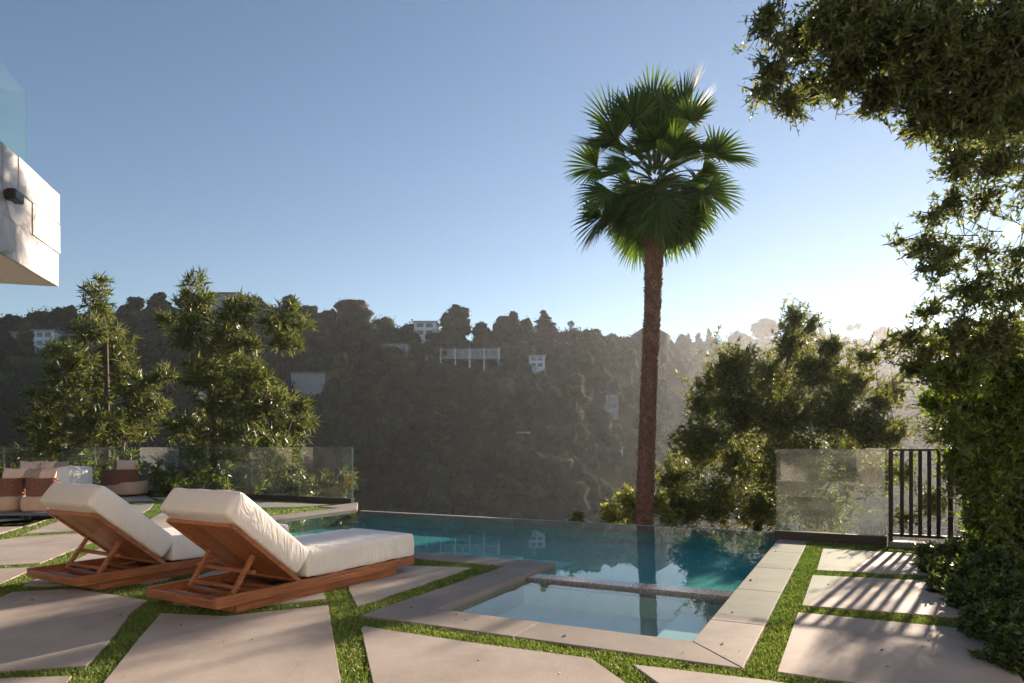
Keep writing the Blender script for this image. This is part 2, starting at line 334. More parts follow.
# marble
m, nt, p, out = nodes_of('veined marble')
tc = N(nt, 'ShaderNodeTexCoord'); n0 = N(nt, 'ShaderNodeTexNoise', Scale=1.5, Detail=6); nt.links.new(tc.outputs['Object'], n0.inputs['Vector'])
mxv = N(nt, 'ShaderNodeMix', data_type='VECTOR'); mxv.inputs[0].default_value = .35; nt.links.new(tc.outputs['Object'], mxv.inputs[4]); nt.links.new(n0.outputs[1], mxv.inputs[5])
vo = N(nt, 'ShaderNodeTexVoronoi', feature='DISTANCE_TO_EDGE', Scale=2.4); nt.links.new(mxv.outputs[1], vo.inputs['Vector'])
v1 = ramp(nt, vo.outputs['Distance'], [(.0, (.22, .2, .19)), (.05, (.38, .37, .36)), (.25, (.46, .455, .455))])
n1 = N(nt, 'ShaderNodeTexNoise', Scale=2.5, Detail=9, Distortion=1.5); nt.links.new(tc.outputs['Object'], n1.inputs['Vector'])
v2 = ramp(nt, n1.outputs[0], [(.3, (.7, .68, .67)), (.5, (1, 1, 1)), (.8, (.9, .86, .8))])
mm = N(nt, 'ShaderNodeMix', data_type='RGBA', blend_type='MULTIPLY'); mm.inputs[0].default_value = 1; nt.links.new(v1, mm.inputs[6]); nt.links.new(v2, mm.inputs[7])
nt.links.new(mm.outputs[2], p.inputs['Base Color']); p.inputs['Roughness'].default_value = .45
b = N(nt, 'ShaderNodeBump', Strength=.8, Distance=.06); nt.links.new(n1.outputs[0], b.inputs['Height']); nt.links.new(b.outputs[0], p.inputs['Normal'])
M['marble'] = m
M['facade'] = noise_mat('white bounce facade', (.80, .76, .70), (.86, .82, .76), 1, bump=0)
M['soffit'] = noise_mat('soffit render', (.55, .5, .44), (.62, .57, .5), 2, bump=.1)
# water
def water(name, tint, bump, sc):
    m, nt, p, out = nodes_of(name); nt.nodes.remove(p)
    tr = N(nt, 'ShaderNodeBsdfTransparent'); tr.inputs[0].default_value = (*tint, 1)
    gl = N(nt, 'ShaderNodeBsdfGlossy', Roughness=.0)
    tc = N(nt, 'ShaderNodeTexCoord'); mp = N(nt, 'ShaderNodeMapping'); nt.links.new(tc.outputs['Object'], mp.inputs[0])
    nz = N(nt, 'ShaderNodeTexNoise', Scale=sc, Detail=3, Roughness=.5); nt.links.new(mp.outputs[0], nz.inputs['Vector'])
    b = N(nt, 'ShaderNodeBump', Strength=bump, Distance=.0025); nt.links.new(nz.outputs[0], b.inputs['Height'])
    fr = two_sided_fresnel(nt, 1.33); nt.links.new(b.outputs[0], fr.inputs['Normal']); nt.links.new(b.outputs[0], gl.inputs['Normal'])
    mx = N(nt, 'ShaderNodeMixShader'); nt.links.new(fr.outputs[0], mx.inputs[0]); nt.links.new(tr.outputs[0], mx.inputs[1]); nt.links.new(gl.outputs[0], mx.inputs[2])
    nt.links.new(mx.outputs[0], out.inputs[0]); return m
M['water'] = water('pool water', (.62, .95, .94), .1, 1.6)
M['spa_water'] = water('spa water', (.8, .95, .93), .06, 1.6)

# ---------------------------------------------------------------- pool axes
A0 = R(26.75); UX, UY = math.cos(A0), -math.sin(A0); VX, VY = math.sin(A0), math.cos(A0); OX, OY = 1.16, 4.40
def uv(u, v, z=0.0): return (OX + u * UX + v * VX, OY + u * UY + v * VY, z)
MUV = Matrix(((UX, VX, 0, OX), (UY, VY, 0, OY), (0, 0, 1, 0), (0, 0, 0, 1)))
def uvbox(mb, u0, u1, v0, v1, z0, z1): return mb.box(u0, u1, v0, v1, z0, z1, MUV)
def to_uv(x, y): dx, dy = x - OX, y - OY; return dx * UX + dy * UY, dx * VX + dy * VY

# ---------------------------------------------------------------- terrain
TP = [-1500, -400, 0, 60, 150, 230, 300, 350, 400, 450, 500, 550, 600, 650, 700, 750, 800, 850, 900, 950, 1024, 1400, 2600]
TD = [140, 150, 185, 190, 200, 205, 210, 212, 215, 218, 222, 228, 255, 330, 560, 800, 880, 900, 900, 880, 860, 700, 600]
TY = [380, 350, 334, 328, 314, 304, 322, 329, 343, 346, 349, 344, 347, 351, 351, 344, 342, 345, 342, 336, 332, 335, 350]
TPS = np.linspace(-1500, 2600, 821); TDS = np.interp(TPS, TP, TD); TDS = np.convolve(np.pad(TDS, 8, mode='edge'), np.hanning(19)[1:-1] / np.hanning(19)[1:-1].sum(), mode='valid')
def hill(X, Y):
    X = np.asarray(X, float); Y = np.asarray(Y, float)
    Yc = np.maximum(Y, .35 * np.abs(X) + 1e-3)
    p = CX + F * X / Yc
    D = np.interp(p, TPS, TDS); yy = np.interp(p, TP, TY)
    Rz = H + (HY - yy) / F * D
    u = (X - OX) * UX + (Y - OY) * UY; v = (X - OX) * VX + (Y - OY) * VY
    e = np.maximum(v - 6.6, 0)
    near = -1.7 - 1.0 * np.minimum(e, 4) * .35 - np.maximum(e - 4, 0) * .55
    t = np.clip((Yc - .42 * D) / (.58 * D), 0, 1)
    floor_ = -34.0
    near = np.maximum(near, floor_)
    s = t * t * (3 - 2 * t) * .5 + .5 * t
    z = near + (Rz - near) * s
    over = np.maximum(Yc - D, 0)
    z = z - np.minimum(over * .25, 60)
    bumpy = np.sin(X * .031 + 1.3) * np.cos(Y * .027) * 3.2 + np.sin(X * .083 + Y * .05) * 1.4
    z = z + bumpy * np.clip((Yc - 60) / 80, 0, 1) * np.clip(1.2 - t, .15, 1)
    return np.where(Y < -5, np.minimum(z, -1.7), z)
def make_terrain():
    na, nr = 420, 150
    az = np.linspace(-math.pi, math.pi, na + 1); r = np.concatenate([[0.5], np.geomspace(3, 1500, nr - 1)])
    A, Rr = np.meshgrid(az, r, indexing='ij'); X = Rr * np.sin(A); Y = Rr * np.cos(A); Z = hill(X, Y)
    V = np.stack([X, Y, Z], -1).reshape(-1, 3)
    i, j = np.meshgrid(np.arange(na), np.arange(nr - 1), indexing='ij'); b = i * nr + j
    f = np.stack([b, b + 1, b + nr + 1, b + nr], -1).reshape(-1)
    o = mesh_np('terrain', V, f, 4, M['terrain'], smooth=True); tag(o, kind='structure')
make_terrain()

# ---------------------------------------------------------------- deck ground (soil the turf grows in), with the pool cut out
g = MB()
for u0, u1, v0, v1 in [(-30, -8.1, -28, 6.5), (-30, -9.1, 6.5, 7.75), (-8.1, -1.99, -28, 2.32), (-1.99, 0.03, -28, -.03), (0.03, 14, -28, 5.55), (.03, .40, 5.55, 6.5)]:
    uvbox(g, u0, u1, v0, v1, -1.75, -.026)
tag(g.build('ground', M['soil']), kind='structure')

tb_ = MB(); uvbox(tb_, -16, 12, -27.9, -3.6, -.025, .0); tag(tb_.build('terrace', M['paver']), kind='structure')  # unseen pale paving behind the camera, added to bounce light forward
# ---------------------------------------------------------------- pavers
PAV = {
 'big lit paver in the foreground left of the wide grass strip': [(161, 613), (225, 616), (328, 605), (341, 683), (352, 760), (40, 760), (103, 683), (139, 638)],
 'large paver with long shadows at the left edge, in front of the left lounger': [(-200, 600), (0, 597), (12, 592), (75, 588.5), (147, 600), (131, 612.5), (115, 634), (94, 658), (86, 665), (0, 670.5), (-200, 680)],
 'corner paver at the bottom left, below the thin grass strip': [(-200, 690), (0, 678), (72, 675.5), (22, 740), (-200, 800)],
 'broad paver at the bottom centre, in front of the spa': [(361, 628), (364, 626), (470, 642), (591, 658), (626, 683), (680, 730), (690, 760), (392, 760), (373, 683)],
 'small pointed paver in front of the spa corner, between two grass strips': [(632, 664), (658.6, 683), (720, 735), (960, 735), (860, 694), (760, 679)],
 'largest paver by the dark bush, at the bottom right': [(798, 612), (939, 626), (990, 632), (1040, 705), (864, 684), (777, 671.5)],
 'middle paver of the three by the picket fence': [(812.5, 575), (922.4, 580.3), (975, 584), (1000, 621), (939, 615.6), (802, 605)],
 'small paver nearest the picket fence': [(823, 548.6), (918, 553.6), (955, 556), (960, 577), (912, 574), (816.7, 570)],
 'wedge paver at the foot of the right lounger': [(349, 590), (357, 606), (410, 588.5), (471, 567.5), (418, 565.8), (345, 563)],
 'paver under the back of the right lounger': [(172, 604), (235, 607.5), (326, 598.5), (314, 566), (258, 553), (192, 578)],
 'paver under the left lounger': [(22, 586), (64, 565.5), (106, 544.5), (122, 536), (176, 541), (190, 560), (170, 578), (150, 583), (75, 584.5)],
 'long paver between the left lounger and the woven sofa': [(-90, 570), (40, 563), (67, 552), (103, 537.5), (116, 531.5), (91, 532.8), (21, 536.5), (0, 540), (-90, 562)],
 'small left-edge paver below the long paver by the sofa': [(-120, 573), (36, 567), (0, 583.5), (-120, 600)],
 'paver right of the sofa platform, behind the left lounger': [(23, 533.6), (67, 518.5), (90, 511), (139, 503), (154, 503.3), (150, 508), (118, 528), (91, 530.3)],
 'narrow left-edge paver beside the sofa platform': [(-90, 529), (28, 526.2), (52, 517.8), (0, 533.2), (-90, 556)],
 'far left paver under the woven sofa': [(-110, 525), (26, 523.6), (56, 514), (84, 507), (-60, 507.5)],
 'paver behind the right lounger backrest, beside the pool end': [(129, 531), (160, 513.3), (175, 506.4), (259, 508.8), (215, 519), (172, 530)],
 'long thin paver at the foot of the far glass fence': [(179, 504.4), (166, 500.5), (152, 497), (330, 504.6), (300, 506.8), (266, 507.6)],
 'far paver under the woven armchair': [(-60, 505.5), (84, 505.2), (138, 500.8), (155, 500.8), (146, 495.5), (-60, 492.5)],
}
PAVW = []
for lab, poly in PAV.items():
    w = [at(x, y)[:2] for x, y in poly]; PAVW.append(np.array(w))
    c = np.mean(w, 0)
    mb = MB().prism(w, -.05, 0.0)
    o = mb.build('concrete_paver', M['paver'], origin=(c[0], c[1], -.05), bevel=.003); tag(o, lab, 'paver', 'concrete pavers set in the turf')

# ---------------------------------------------------------------- pool
pool = empty('swimming_pool', uv(-4, 3, -1.4), 'infinity edge swimming pool with attached square spa and pale concrete coping', 'swimming pool')
CT, CB = 0.0, -.10
def coping(poly):
    w = [uv(u, v)[:2] for u, v in poly]; MB().prism(w, CB, CT).build('coping', M['coping'], pool, bevel=.006)
gp = .004
coping([(-2.35, -.42), (-1.96, -.42), (-1.08, -.42), (-1.08, 0), (-1.96, 0), (-1.96, .0), (-2.35, 0)])
coping([(-1.08 + gp, -.42), (.372, -.42), (0 , 0), (-1.08 + gp, 0)])
coping([(.372, -.42 + gp * 2), (.372, .62), (0, .62), (0, gp)])
vv = [.62, 1.83, 3.05, 4.27, 5.35]
for a, b in zip(vv[:-1], vv[1:]): coping([(0, a + gp), (.372, a + gp), (.372, b), (0, b)])
coping([(0, 5.35 + gp), (.40, 5.35 + gp), (.40, 6.5), (0, 6.5)])
coping([(-2.35, gp), (-1.96, gp), (-1.96, 1.92), (-2.35, 1.92)])
coping([(-2.35, 1.92 + gp), (-1.96, 1.92 + gp), (-1.96, 2.35), (-2.35, 2.35)])
uu = [-8.55, -6.2, -4.2, -2.35]
for a, b in zip(uu[:-1], uu[1:]): coping([(a + gp, 1.92), (b - gp if b != -2.35 else b - gp, 1.92), (b - gp, 2.35), (a + gp, 2.35)])
for a, b in [(2.35, 4.4), (4.4, 6.5)]: coping([(-8.55, a + gp), (-8.1, a + gp), (-8.1, b), (-8.55, b)])
coping([(-9.1, 6.5 + gp), (-8.1, 6.5 + gp), (-9.1, 7.75)])
# shell
sh = MB()
uvbox(sh, -8.125, .025, 1.83, 6.46, -1.3, -.30)
uvbox(sh, -8.25, -8.125, 2.3, 6.5, -1.35, CB - .002); uvbox(sh, .025, .10, 1.83, 6.5, -1.35, CB - .002)
uvbox(sh, -8.125, -1.99, 2.25, 2.325, -1.35, CB - .002)
uvbox(sh, -1.99, -1.985, 1.8, 2.325, -1.35, CB - .002)
sh.build('basin', M['pool_plaster'], pool)
sp = MB(); uvbox(sp, -1.985, .025, -.03, 1.60, -.8, -.30); uvbox(sp, -2.05, -1.99, -.03, 1.8, -.85, CB - .002); uvbox(sp, .025, .1, -.03, 1.8, -.85, CB - .002); uvbox(sp, -1.99, .025, -.1, -.03, -.85, CB - .002)
sp.build('spa_basin', M['spa_plaster'], pool)
be = MB(); uvbox(be, -1.98, .02, -.02, .40, -.299, -.2); uvbox(be, -.42, .021, .40, 1.54, -.299, -.2); uvbox(be, -.38, .018, -.015, .34, -.199, -.13)
be.build('spa_bench', M['spa_step'], pool)
ti = MB(); uvbox(ti, -1.985, .02, 1.60, 1.83, -.11, -.028); sw = MB(); uvbox(sw, -1.984, .02, 1.61, 1.82, -1.3, -.111); sw.build('spa_wall', M['spa_plaster'], pool); ti.build('spillway', M['tile'], pool, bevel=.004)
st = MB()
uvbox(st, -8.12, -6.9, 2.33, 3.7, -.295, -.12); uvbox(st, -8.119, -6.4, 2.331, 4.2, -.296, -.2)
uvbox(st, -3.75, -2.75, 2.332, 3.2, -.295, -.12); uvbox(st, -4.2, -2.2, 2.331, 3.55, -.296, -.2)
st.build('pool_step', M['step_plaster'], pool)
bw = MB(); uvbox(bw, -8.122, 0, 6.46, 6.499, -1.35, -.161); bw.build('basin_wall', M['pool_plaster'], pool)
ed = MB(); uvbox(ed, -8.1, 0, 6.5, 6.68, -3.2, -.048); ed.build('infinity_edge', M['retain'], pool, bevel=.01)
tr_ = MB(); uvbox(tr_, -8.122, 0, 6.45, 6.5, -.16, -.045); tr_.build('waterline_tile', M['tile'], pool)
for nm, u0, u1, v0, v1, z, mt in [('pool_water', -8.12, .022, 1.83, 6.5, -.04, 'water'), ('spa_water', -1.985, .022, -.028, 1.60, -.054, 'spa_water')]:
    mb = MB(); P = [uv(u0, v0, z), uv(u1, v0, z), uv(u1, v1, z), uv(u0, v1, z)]
    if nm == 'pool_water': P = [uv(-8.12, 2.33, z), uv(-1.985, 2.33, z), uv(-1.985, 1.83, z), uv(.022, 1.83, z), uv(.022, 6.5, z), uv(-8.12, 6.5, z)]
    mb.add(P, [tuple(range(len(P)))]); tag(mb.build(nm, M[mt]), kind='structure')

# ---------------------------------------------------------------- turf blades
def inpoly(px, py, poly):
    x, y = poly[:, 0], poly[:, 1]; x2, y2 = np.roll(x, -1), np.roll(y, -1); ins = np.zeros(len(px), bool)
    for a, b, c, d in zip(x, y, x2, y2):
        cond = ((b > py) != (d > py)); t = np.where(cond, (c - a) * (py - b) / (d - b + 1e-12) + a, -1e9); ins ^= cond & (px < t)
    return ins
def blades():
    P = []
    for y0, y1, dens in [(3.3, 4.6, 15000), (4.6, 6.2, 11000), (6.2, 9, 7000), (9, 13, 2600), (13, 17, 1200)]:
        xa, xb = -.86 * y1, .72 * y1
        n = int((xb - xa) * (y1 - y0) * dens); x = rng.uniform(xa, xb, n); y = rng.uniform(y0, y1, n)
        k = (x > -.83 * y) & (x < .7 * y); x, y = x[k], y[k]
        u = (x - OX) * UX + (y - OY) * UY; v = (x - OX) * VX + (y - OY) * VY
        k = ~((u > -2.36) & (u < .38) & (v > -.425) & (v < 6.6)) & ~((u > -8.56) & (u < 0) & (v > 1.91) & (v < 6.6)) & ~((v > 5.42)&(u>-8.2)) & ~((v > 6.4) & (u > -9.25)) & ~(v > 7.4) & (u < 4.2)
        x, y = x[k], y[k]
        for pl in PAVW:
            if len(x): ctr = pl.mean(0); q = ctr + (pl - ctr) * .997; k = ~inpoly(x, y, q); x, y = x[k], y[k]
        P.append(np.stack([x, y], 1))
    P = np.concatenate(P); n = len(P)
    patch = .5 + .5 * np.sin(P[:, 0] * 9 + 2 * np.sin(P[:, 1] * 7)) * np.sin(P[:, 1] * 8.3)
    h = rng.uniform(.018, .036, n) * (.8 + .35 * patch); a = rng.uniform(0, 2 * math.pi, n); lean = rng.uniform(0, .028, n); la = rng.uniform(0, 2 * math.pi, n)
    w = .0022 + .0004 * P[:, 1]
    b = np.stack([P[:, 0], P[:, 1], np.full(n, -.027)], 1); s = np.stack([np.cos(a), np.sin(a), 0 * a], 1) * w[:, None]
    mid = b + np.stack([np.cos(la) * lean * .4, np.sin(la) * lean * .4, h * .6], 1); tip = b + np.stack([np.cos(la) * lean, np.sin(la) * lean, h], 1)
    V = np.stack([b - s, b + s, mid + s * .8, tip], 1)
    V = V.reshape(-1, 3); f = np.arange(4 * n)
    print('blades', n)
    tag(mesh_np('turf_grass', V, f, 4, M['blade']), 'short green turf growing in the strips between the pavers', 'grass', kind='stuff')
blades()

# ---------------------------------------------------------------- loungers
def make_lounger(loc, label):
    rt = empty('sun_lounger', loc, label, 'sun lounger', 'teak sun loungers by the pool')
    L, W = 2.26, .86
    for y0 in (0, W - .035): MB().box(0, L, y0, y0 + .035, .07, .15).build('side_rail', M['teak'], rt, world=False, bevel=.004)
    for xa, xb, zt in ((0, .03, .135), (L - .03, L, .15)): MB().box(xa, xb, .0355, W - .0355, .07, zt).build('end_rail', M['teak_x'], rt, world=False, bevel=.004)
    pl = MB(); pl.box(.2, 2.03, .03, .07, 0, .0695); pl.box(.2, 2.03, W - .07, W - .03, 0, .0695); pl.box(.2, .24, .07, W - .07, 0, .0695); pl.box(1.99, 2.03, .07, W - .07, 0, .0695)
    pl.build('plinth', M['teak'], rt, world=False, bevel=.003)
    for x in (.12, .30, .47, .64): MB().box(x, x + .055, .0355, W - .0355, .085, .108).build('cross_slat', M['teak_x'], rt, world=False, bevel=.003)
    dk = MB()
    for k in range(9): dk.box(.86 + k * .155, .86 + k * .155 + .135, .0355, W - .0355, .115, .14)
    dk.build('seat_slats', M['teak_x'], rt, world=False, bevel=.003)
    a = R(38.9); hx, hz = .82, .15
    # local back frame: x runs up the back from the hinge, z is the cushion side
    MX = Matrix.Translation((hx, 0, hz)) @ Matrix.Rotation(a, 4, 'Y') @ Matrix.Scale(-1, 4, (1, 0, 0))
    MX = Matrix(((-math.cos(a), 0, math.sin(a), hx), (0, 1, 0, 0), (math.sin(a), 0, math.cos(a), hz), (0, 0, 0, 1)))
    LB = .84
    fr = MB()
    for y0 in (.02, W - .06): fr.box(0, LB, y0, y0 + .04, -.035, 0, MX)
    fr.box(LB - .045, LB - .0005, .0605, W - .0605, -.034, -.001, MX); fr.box(0.0005, .04, .0605, W - .0605, -.034, -.001, MX)
    fr.build('back_frame', M['teak'], rt, world=False, bevel=.003)
    bs = MB(); n = 7; w = (W - .122) / n
    for k in range(n): bs.box(.0405, LB - .0455, .061 + k * w, .061 + (k + 1) * w - .006, -.018, -.004, MX)
    bs.build('back_slats', M['teak'], rt, world=False)
    # props: two struts and two crossbars
    def bar(p, q, r=.016, mat='teak'):
        mb = MB(); p, q = Vector(p), Vector(q); t = (q - p); ln = t.length; t.normalize(); s = t.cross(Vector((0, 1, 0)))
        s = Vector((0, 1, 0)) if abs(t.y) < .7 else Vector((1, 0, 0)); b = t.cross(s).normalized(); s = b.cross(t)
        mt = Matrix((( *[t.x, s.x, b.x, p.x],), (t.y, s.y, b.y, p.y), (t.z, s.z, b.z, p.z), (0, 0, 0, 1)))
        mb.box(0, ln, -r, r, -r * .8, r * .8, mt); return mb
    top = MX @ Vector((.44, 0, -.045))
    for y in (.16, W - .16): bar((.26, y, .12), (top.x, y, top.z), .018).build('prop', M['teak'], rt, world=False, bevel=.003)
    bar((.30, .142, .16), (.30, W - .142, .16), .016).build('crossbar', M['teak_x'], rt, world=False, bevel=.003)
    mid = Vector((.26, 0, .12)).lerp(Vector((top.x, 0, top.z)), .56)
    bar((mid.x + .03, .08, mid.z), (mid.x + .03, W - .08, mid.z), .018).build('crossbar', M['teak_x'], rt, world=False, bevel=.003)
    soft_box('seat_cushion', .86, 2.27, .0, W, .152, .385, M['fabric'], rt, r=.035, puff=.014, n=(34, 16, 7), seed=1, wrinkle=.008)
    soft_box('back_cushion', .06, .96, .0, W, .003, .235, M['fabric'], rt, M=MX, r=.045, puff=.012, n=(18, 14, 6), seed=2, wrinkle=.005)
    th = math.atan2(.859, .512); rt.rotation_euler = (0, 0, th)
    return rt
lg = make_lounger((-2.143, 4.944, 0), 'right teak sun lounger with raised back, nearer the spa and the camera')
l2 = lg.copy(); col.objects.link(l2); l2.location = (-3.672, 5.765, 0); l2['label'] = 'left teak sun lounger with raised back, nearer the woven sofa'
for ch in list(lg.children):
    c = ch.copy(); col.objects.link(c); c.parent = l2

# ---------------------------------------------------------------- fences
def fence_panels(root, u0, u1, v, n, z0, z1, mat, thick=.014, gap=.012):
    w = (u1 - u0) / n
    for k in range(n):
        a, b = u0 + k * w + gap / 2, u0 + (k + 1) * w - gap / 2
        mb = MB(); uvbox(mb, a, b, v - thick / 2, v + thick / 2, z0, z1); pn = mb.build('glass_panel', M[mat], root)
        e = MB(); uvbox(e, a, b, v - thick / 2 - .001, v + thick / 2 + .001, z1 + .0005, z1 + .006); uvbox(e, b + .0005, b + .003, v - thick / 2, v + thick / 2, z0, z1)
        e.build('polished_edge', M['glass_edge'], pn)
gf = empty('glass_fence', uv(-14, 7.55, 0), 'long frameless glass fence on a dark base channel along the far left deck edge', 'glass fence')
fence_panels(gf, -26.1, -9.1, 7.55, 11, .09, 1.24, 'glass')
mb = MB(); uvbox(mb, -26.1, -9.08, 7.49, 7.61, -.03, .105); mb.build('base_channel', M['bronze'], gf, bevel=.004)
for u in (-9.09,):
    mb = MB(); uvbox(mb, u, u + .015, 7.54, 7.56, .106, 1.24); mb.build('end_post', M['glass_edge'], gf)
# short return panel along the corner of the deck
gr = empty('glass_fence', uv(.6, 5.48, 0), 'single dusty glass fence panel beside the black picket railing', 'glass fence')
fence_panels(gr, -.03, 1.28, 5.48, 1, .10, 1.22, 'glass_dusty')
mb = MB(); uvbox(mb, -.05, 1.29, 5.43, 5.53, -.03, .115); mb.build('base_channel', M['bronze'], gr, bevel=.004)
mb = MB(); uvbox(mb, 1.05, 1.28, 5.468, 5.492, 1.215, 1.235); mb.build('top_clamp', M['steel'], gr)
pf = empty('picket_railing', uv(2.2, 5.45, 0), 'black metal picket railing between the dusty glass panel and the shrubs', 'railing')
def ubox(name, a, b, c, d, e, f, mat='black', root=pf):
    mb = MB(); uvbox(mb, a, b, c, d, e, f); return mb.build(name, M[mat], root, bevel=.002)
for u in (1.31, 1.95, 3.2): ubox('post', u, u + .05, 5.42, 5.47, -.03, 1.2)
ubox('top_rail', 1.31, 3.25, 5.42, 5.47, 1.201, 1.225); 
for a, b in ((1.361, 1.949), (2.001, 3.199)):
    ubox('bottom_rail', a, b, 5.43, 5.46, .12, .155)
    n = 5 if b < 2 else 9; st_ = (b - a) / (n + 1)
    for k in range(n): ubox('picket', a + st_ * (k + 1) - .021, a + st_ * (k + 1) + .021, 5.4275, 5.4625, .156, 1.2)
kb = MB(); uvbox(kb, 1.31, 4.2, 5.36, 5.58, -.034, .06); tag(kb.build('concrete_kerb', M['curb'], origin=uv(2.7, 5.45, 0), bevel=.008), 'low concrete kerb under the black picket railing', 'kerb')

# ---------------------------------------------------------------- balcony and houses close by
Ax, Ay = -.257, .966
C0 = Vector((-4.97, 7.45, 0))
MH = Matrix(((-Ay * -1, Ax, 0, C0.x), (.257, Ay, 0, C0.y), (0, 0, 1, 0), (0, 0, 0, 1)))
MH = Matrix(((.966, -.257, 0, C0.x), (.257, .966, 0, C0.y), (0, 0, 1, 0), (0, 0, 0, 1)))
hs = empty('house', (C0.x - 6, C0.y - 4, 0), 'modern house with a marble clad balcony slab jutting in at the upper left', 'house')
def hbox(mb, a, b, c, d, e, f): return mb.box(a, b, c, d, e, f, MH)
sl_ = MB(); hbox(sl_, -9, 0, -12.38, 0, 3.01, 4.0)
so_ = sl_.build('balcony_slab', M['marble'], hs)
# rough stone courses: large marble blocks standing proud of the slab face
rr = random.Random(3)
blk = MB(); y = 0.0
for z0, z1 in ((3.0, 3.36), (3.365, 3.68), (3.685, 4.01)):
    y = rr.uniform(.01, .045)
    while y > -11.6:
        w = rr.uniform(.4, 1.1); d = rr.uniform(.012, .028); hbox(blk, .0005, d, y - w + .002, y, z0 + (rr.uniform(-.003, .0) if z0 > 3.1 else 0), z1 + .002); y -= w
blk.build('marble_cladding', M['marble'], hs, bevel=.006)
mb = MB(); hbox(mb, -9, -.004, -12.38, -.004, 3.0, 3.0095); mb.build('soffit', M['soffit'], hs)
gb = MB(); hbox(gb, -.22, -.206, -12.38, -.2, 4.0, 5.0); gb.build('balustrade_glass', M['glass'], hs)
gb = MB(); hbox(gb, -9, -.206, -.199, -.185, 4.0, 5.0); gb.build('balustrade_glass', M['glass'], hs)
mb = MB(); hbox(mb, -9, -3.6, -12.39, -.6, -.03, 2.989); mb.build('wall', M['facade'], hs)
mb = MB(); hbox(mb, -9, 15, -17, -12.4, -.03, 6.8); mb.build('wall', M['facade'], hs)  # unseen wing behind the camera, added near and white to bounce warm fill
for k, (a, b) in enumerate([(-2.6, -.6), (1.2, 3.8), (6.6, 8.6), (11, 13.5)]):
    for z0, z1 in ((.1, 2.3), (3.9, 5.6)):
        mb = MB(); hbox(mb, a, b, -12.4, -12.36, z0, z1); mb.build('window', M['window'], hs)
mb = MB(); hbox(mb, -9.3, 15.3, -17.3, -12.2, 6.802, 7.05); mb.build('roof', M['roof'], hs)
for k in range(3):
    mb = MB(); hbox(mb, -3.6, -3.56, -4.0 - 4 * k, -.9 - 4 * k, .05, 2.7); mb.build('sliding_door', M['window'], hs)
cm = empty('security_camera', MH @ Vector((.2, -.9, 3.6)), 'small black camera fixed to the marble balcony edge', 'camera')
CMY = -1.3
mb = MB(); hbox(mb, .036, .07, CMY - .04, CMY + .04, 3.5, 3.58); mb.build('bracket', M['black'], cm, bevel=.005)
mb = MB(); hbox(mb, .07, .15, CMY - .08, CMY + .10, 3.49, 3.585); mb.build('body', M['black'], cm, bevel=.012)
# neighbouring wing on the far left, seen mirrored in the fence glass
gh = empty('garden_pavilion', (-17.5, 11, 0), 'cream panelled pavilion left of the deck, seen in the fence glass', 'pavilion')
mb = MB(); mb.box(-21, -17.5, 6, 22, -.03, 3.2); mb.build('wall', M['bronze'], gh)
for k, (y0, y1, mt) in enumerate([(7, 8.3, 'stucco_white'), (9, 10.5, 'window'), (11, 11.5, 'stucco_cream'), (11.9, 13.6, 'stucco_cream'), (14.2, 15.8, 'window'), (16.2, 17.5, 'stucco_white'), (18.2, 20, 'window')]):
    mb = MB(); mb.box(-17.5, -17.44, y0, y1, .3, 2.4); mb.build('wall_panel' if mt != 'window' else 'window', M[mt], gh, bevel=.01)

# ---------------------------------------------------------------- furniture on the left
def place(px, py, z=0): return Vector(at(px, py, z))
sf = empty('woven_sofa', place(20, 518), 'rope woven sofa with beige seats on a low slate platform at the left edge', 'sofa')
pl = MB(); pl.box(-1.9, .78, -.25, 1.0, .06, .115); pl.build('platform', M['slate'], sf, world=False, bevel=.01)
for x in (.18, .32, -1.0, .72): MB().box(x - .02, x + .02, -.2, -.16, 0, .0595).build('leg', M['black'], sf, world=False)
def curved_panel(cx, cy, rx, ry, a0, a1, z0, z1, th=.04, n=14):
    mb = MB(); k = int((z1 - z0) / .035)
    for q in range(k):
        za, zb = z0 + (z1 - z0) * q / k, z0 + (z1 - z0) * (q + .94) / k; V = []; Fc = []
        for i in range(n + 1):
            a = a0 + (a1 - a0) * i / n; wob = .006 * (1 if (i + q) % 2 else -1)
            for rr_ in (0, th):
                for z in (za, zb): V.append((cx + (rx - rr_ + wob) * math.cos(a), cy + (ry - rr_ + wob) * math.sin(a), z))
        for i in range(n):
            b = 4 * i; c = b + 4; Fc += [(b, c, c + 1, b + 1), (b + 2, b + 3, c + 3, c + 2), (b + 1, c + 1, c + 3, b + 3), (b, b + 2, c + 2, c)]
        Fc += [(0, 1, 3, 2), (4 * n, 4 * n + 2, 4 * n + 3, 4 * n + 1)]
        mb.add(V, Fc)
    return mb
def ring_box(name, cx, cy, rx, ry, z0, z1, mat, parent, n=28):
    prof = [(0, z0), (.94, z0), (1, z0 + .05), (1.0, z1 - .06), (.93, z1), (0, z1 + .01)]; V = []; Fc = []
    for i in range(n):
        a = 2 * math.pi * i / n; ca, sa = math.cos(a), math.sin(a); e = (abs(ca) ** 3 + abs(sa) ** 3) ** (-1 / 3)
        for s, z in prof: V.append((cx + rx * s * e * ca, cy + ry * s * e * sa, z))
    m_ = len(prof)
    for i in range(n):
        for j in range(m_ - 1): b = i * m_ + j; c = ((i + 1) % n) * m_ + j; Fc.append((b, c, c + 1, b + 1))
    mb = MB(); mb.add(V, Fc); return mb.build(name, mat, parent, world=False, smooth=True)
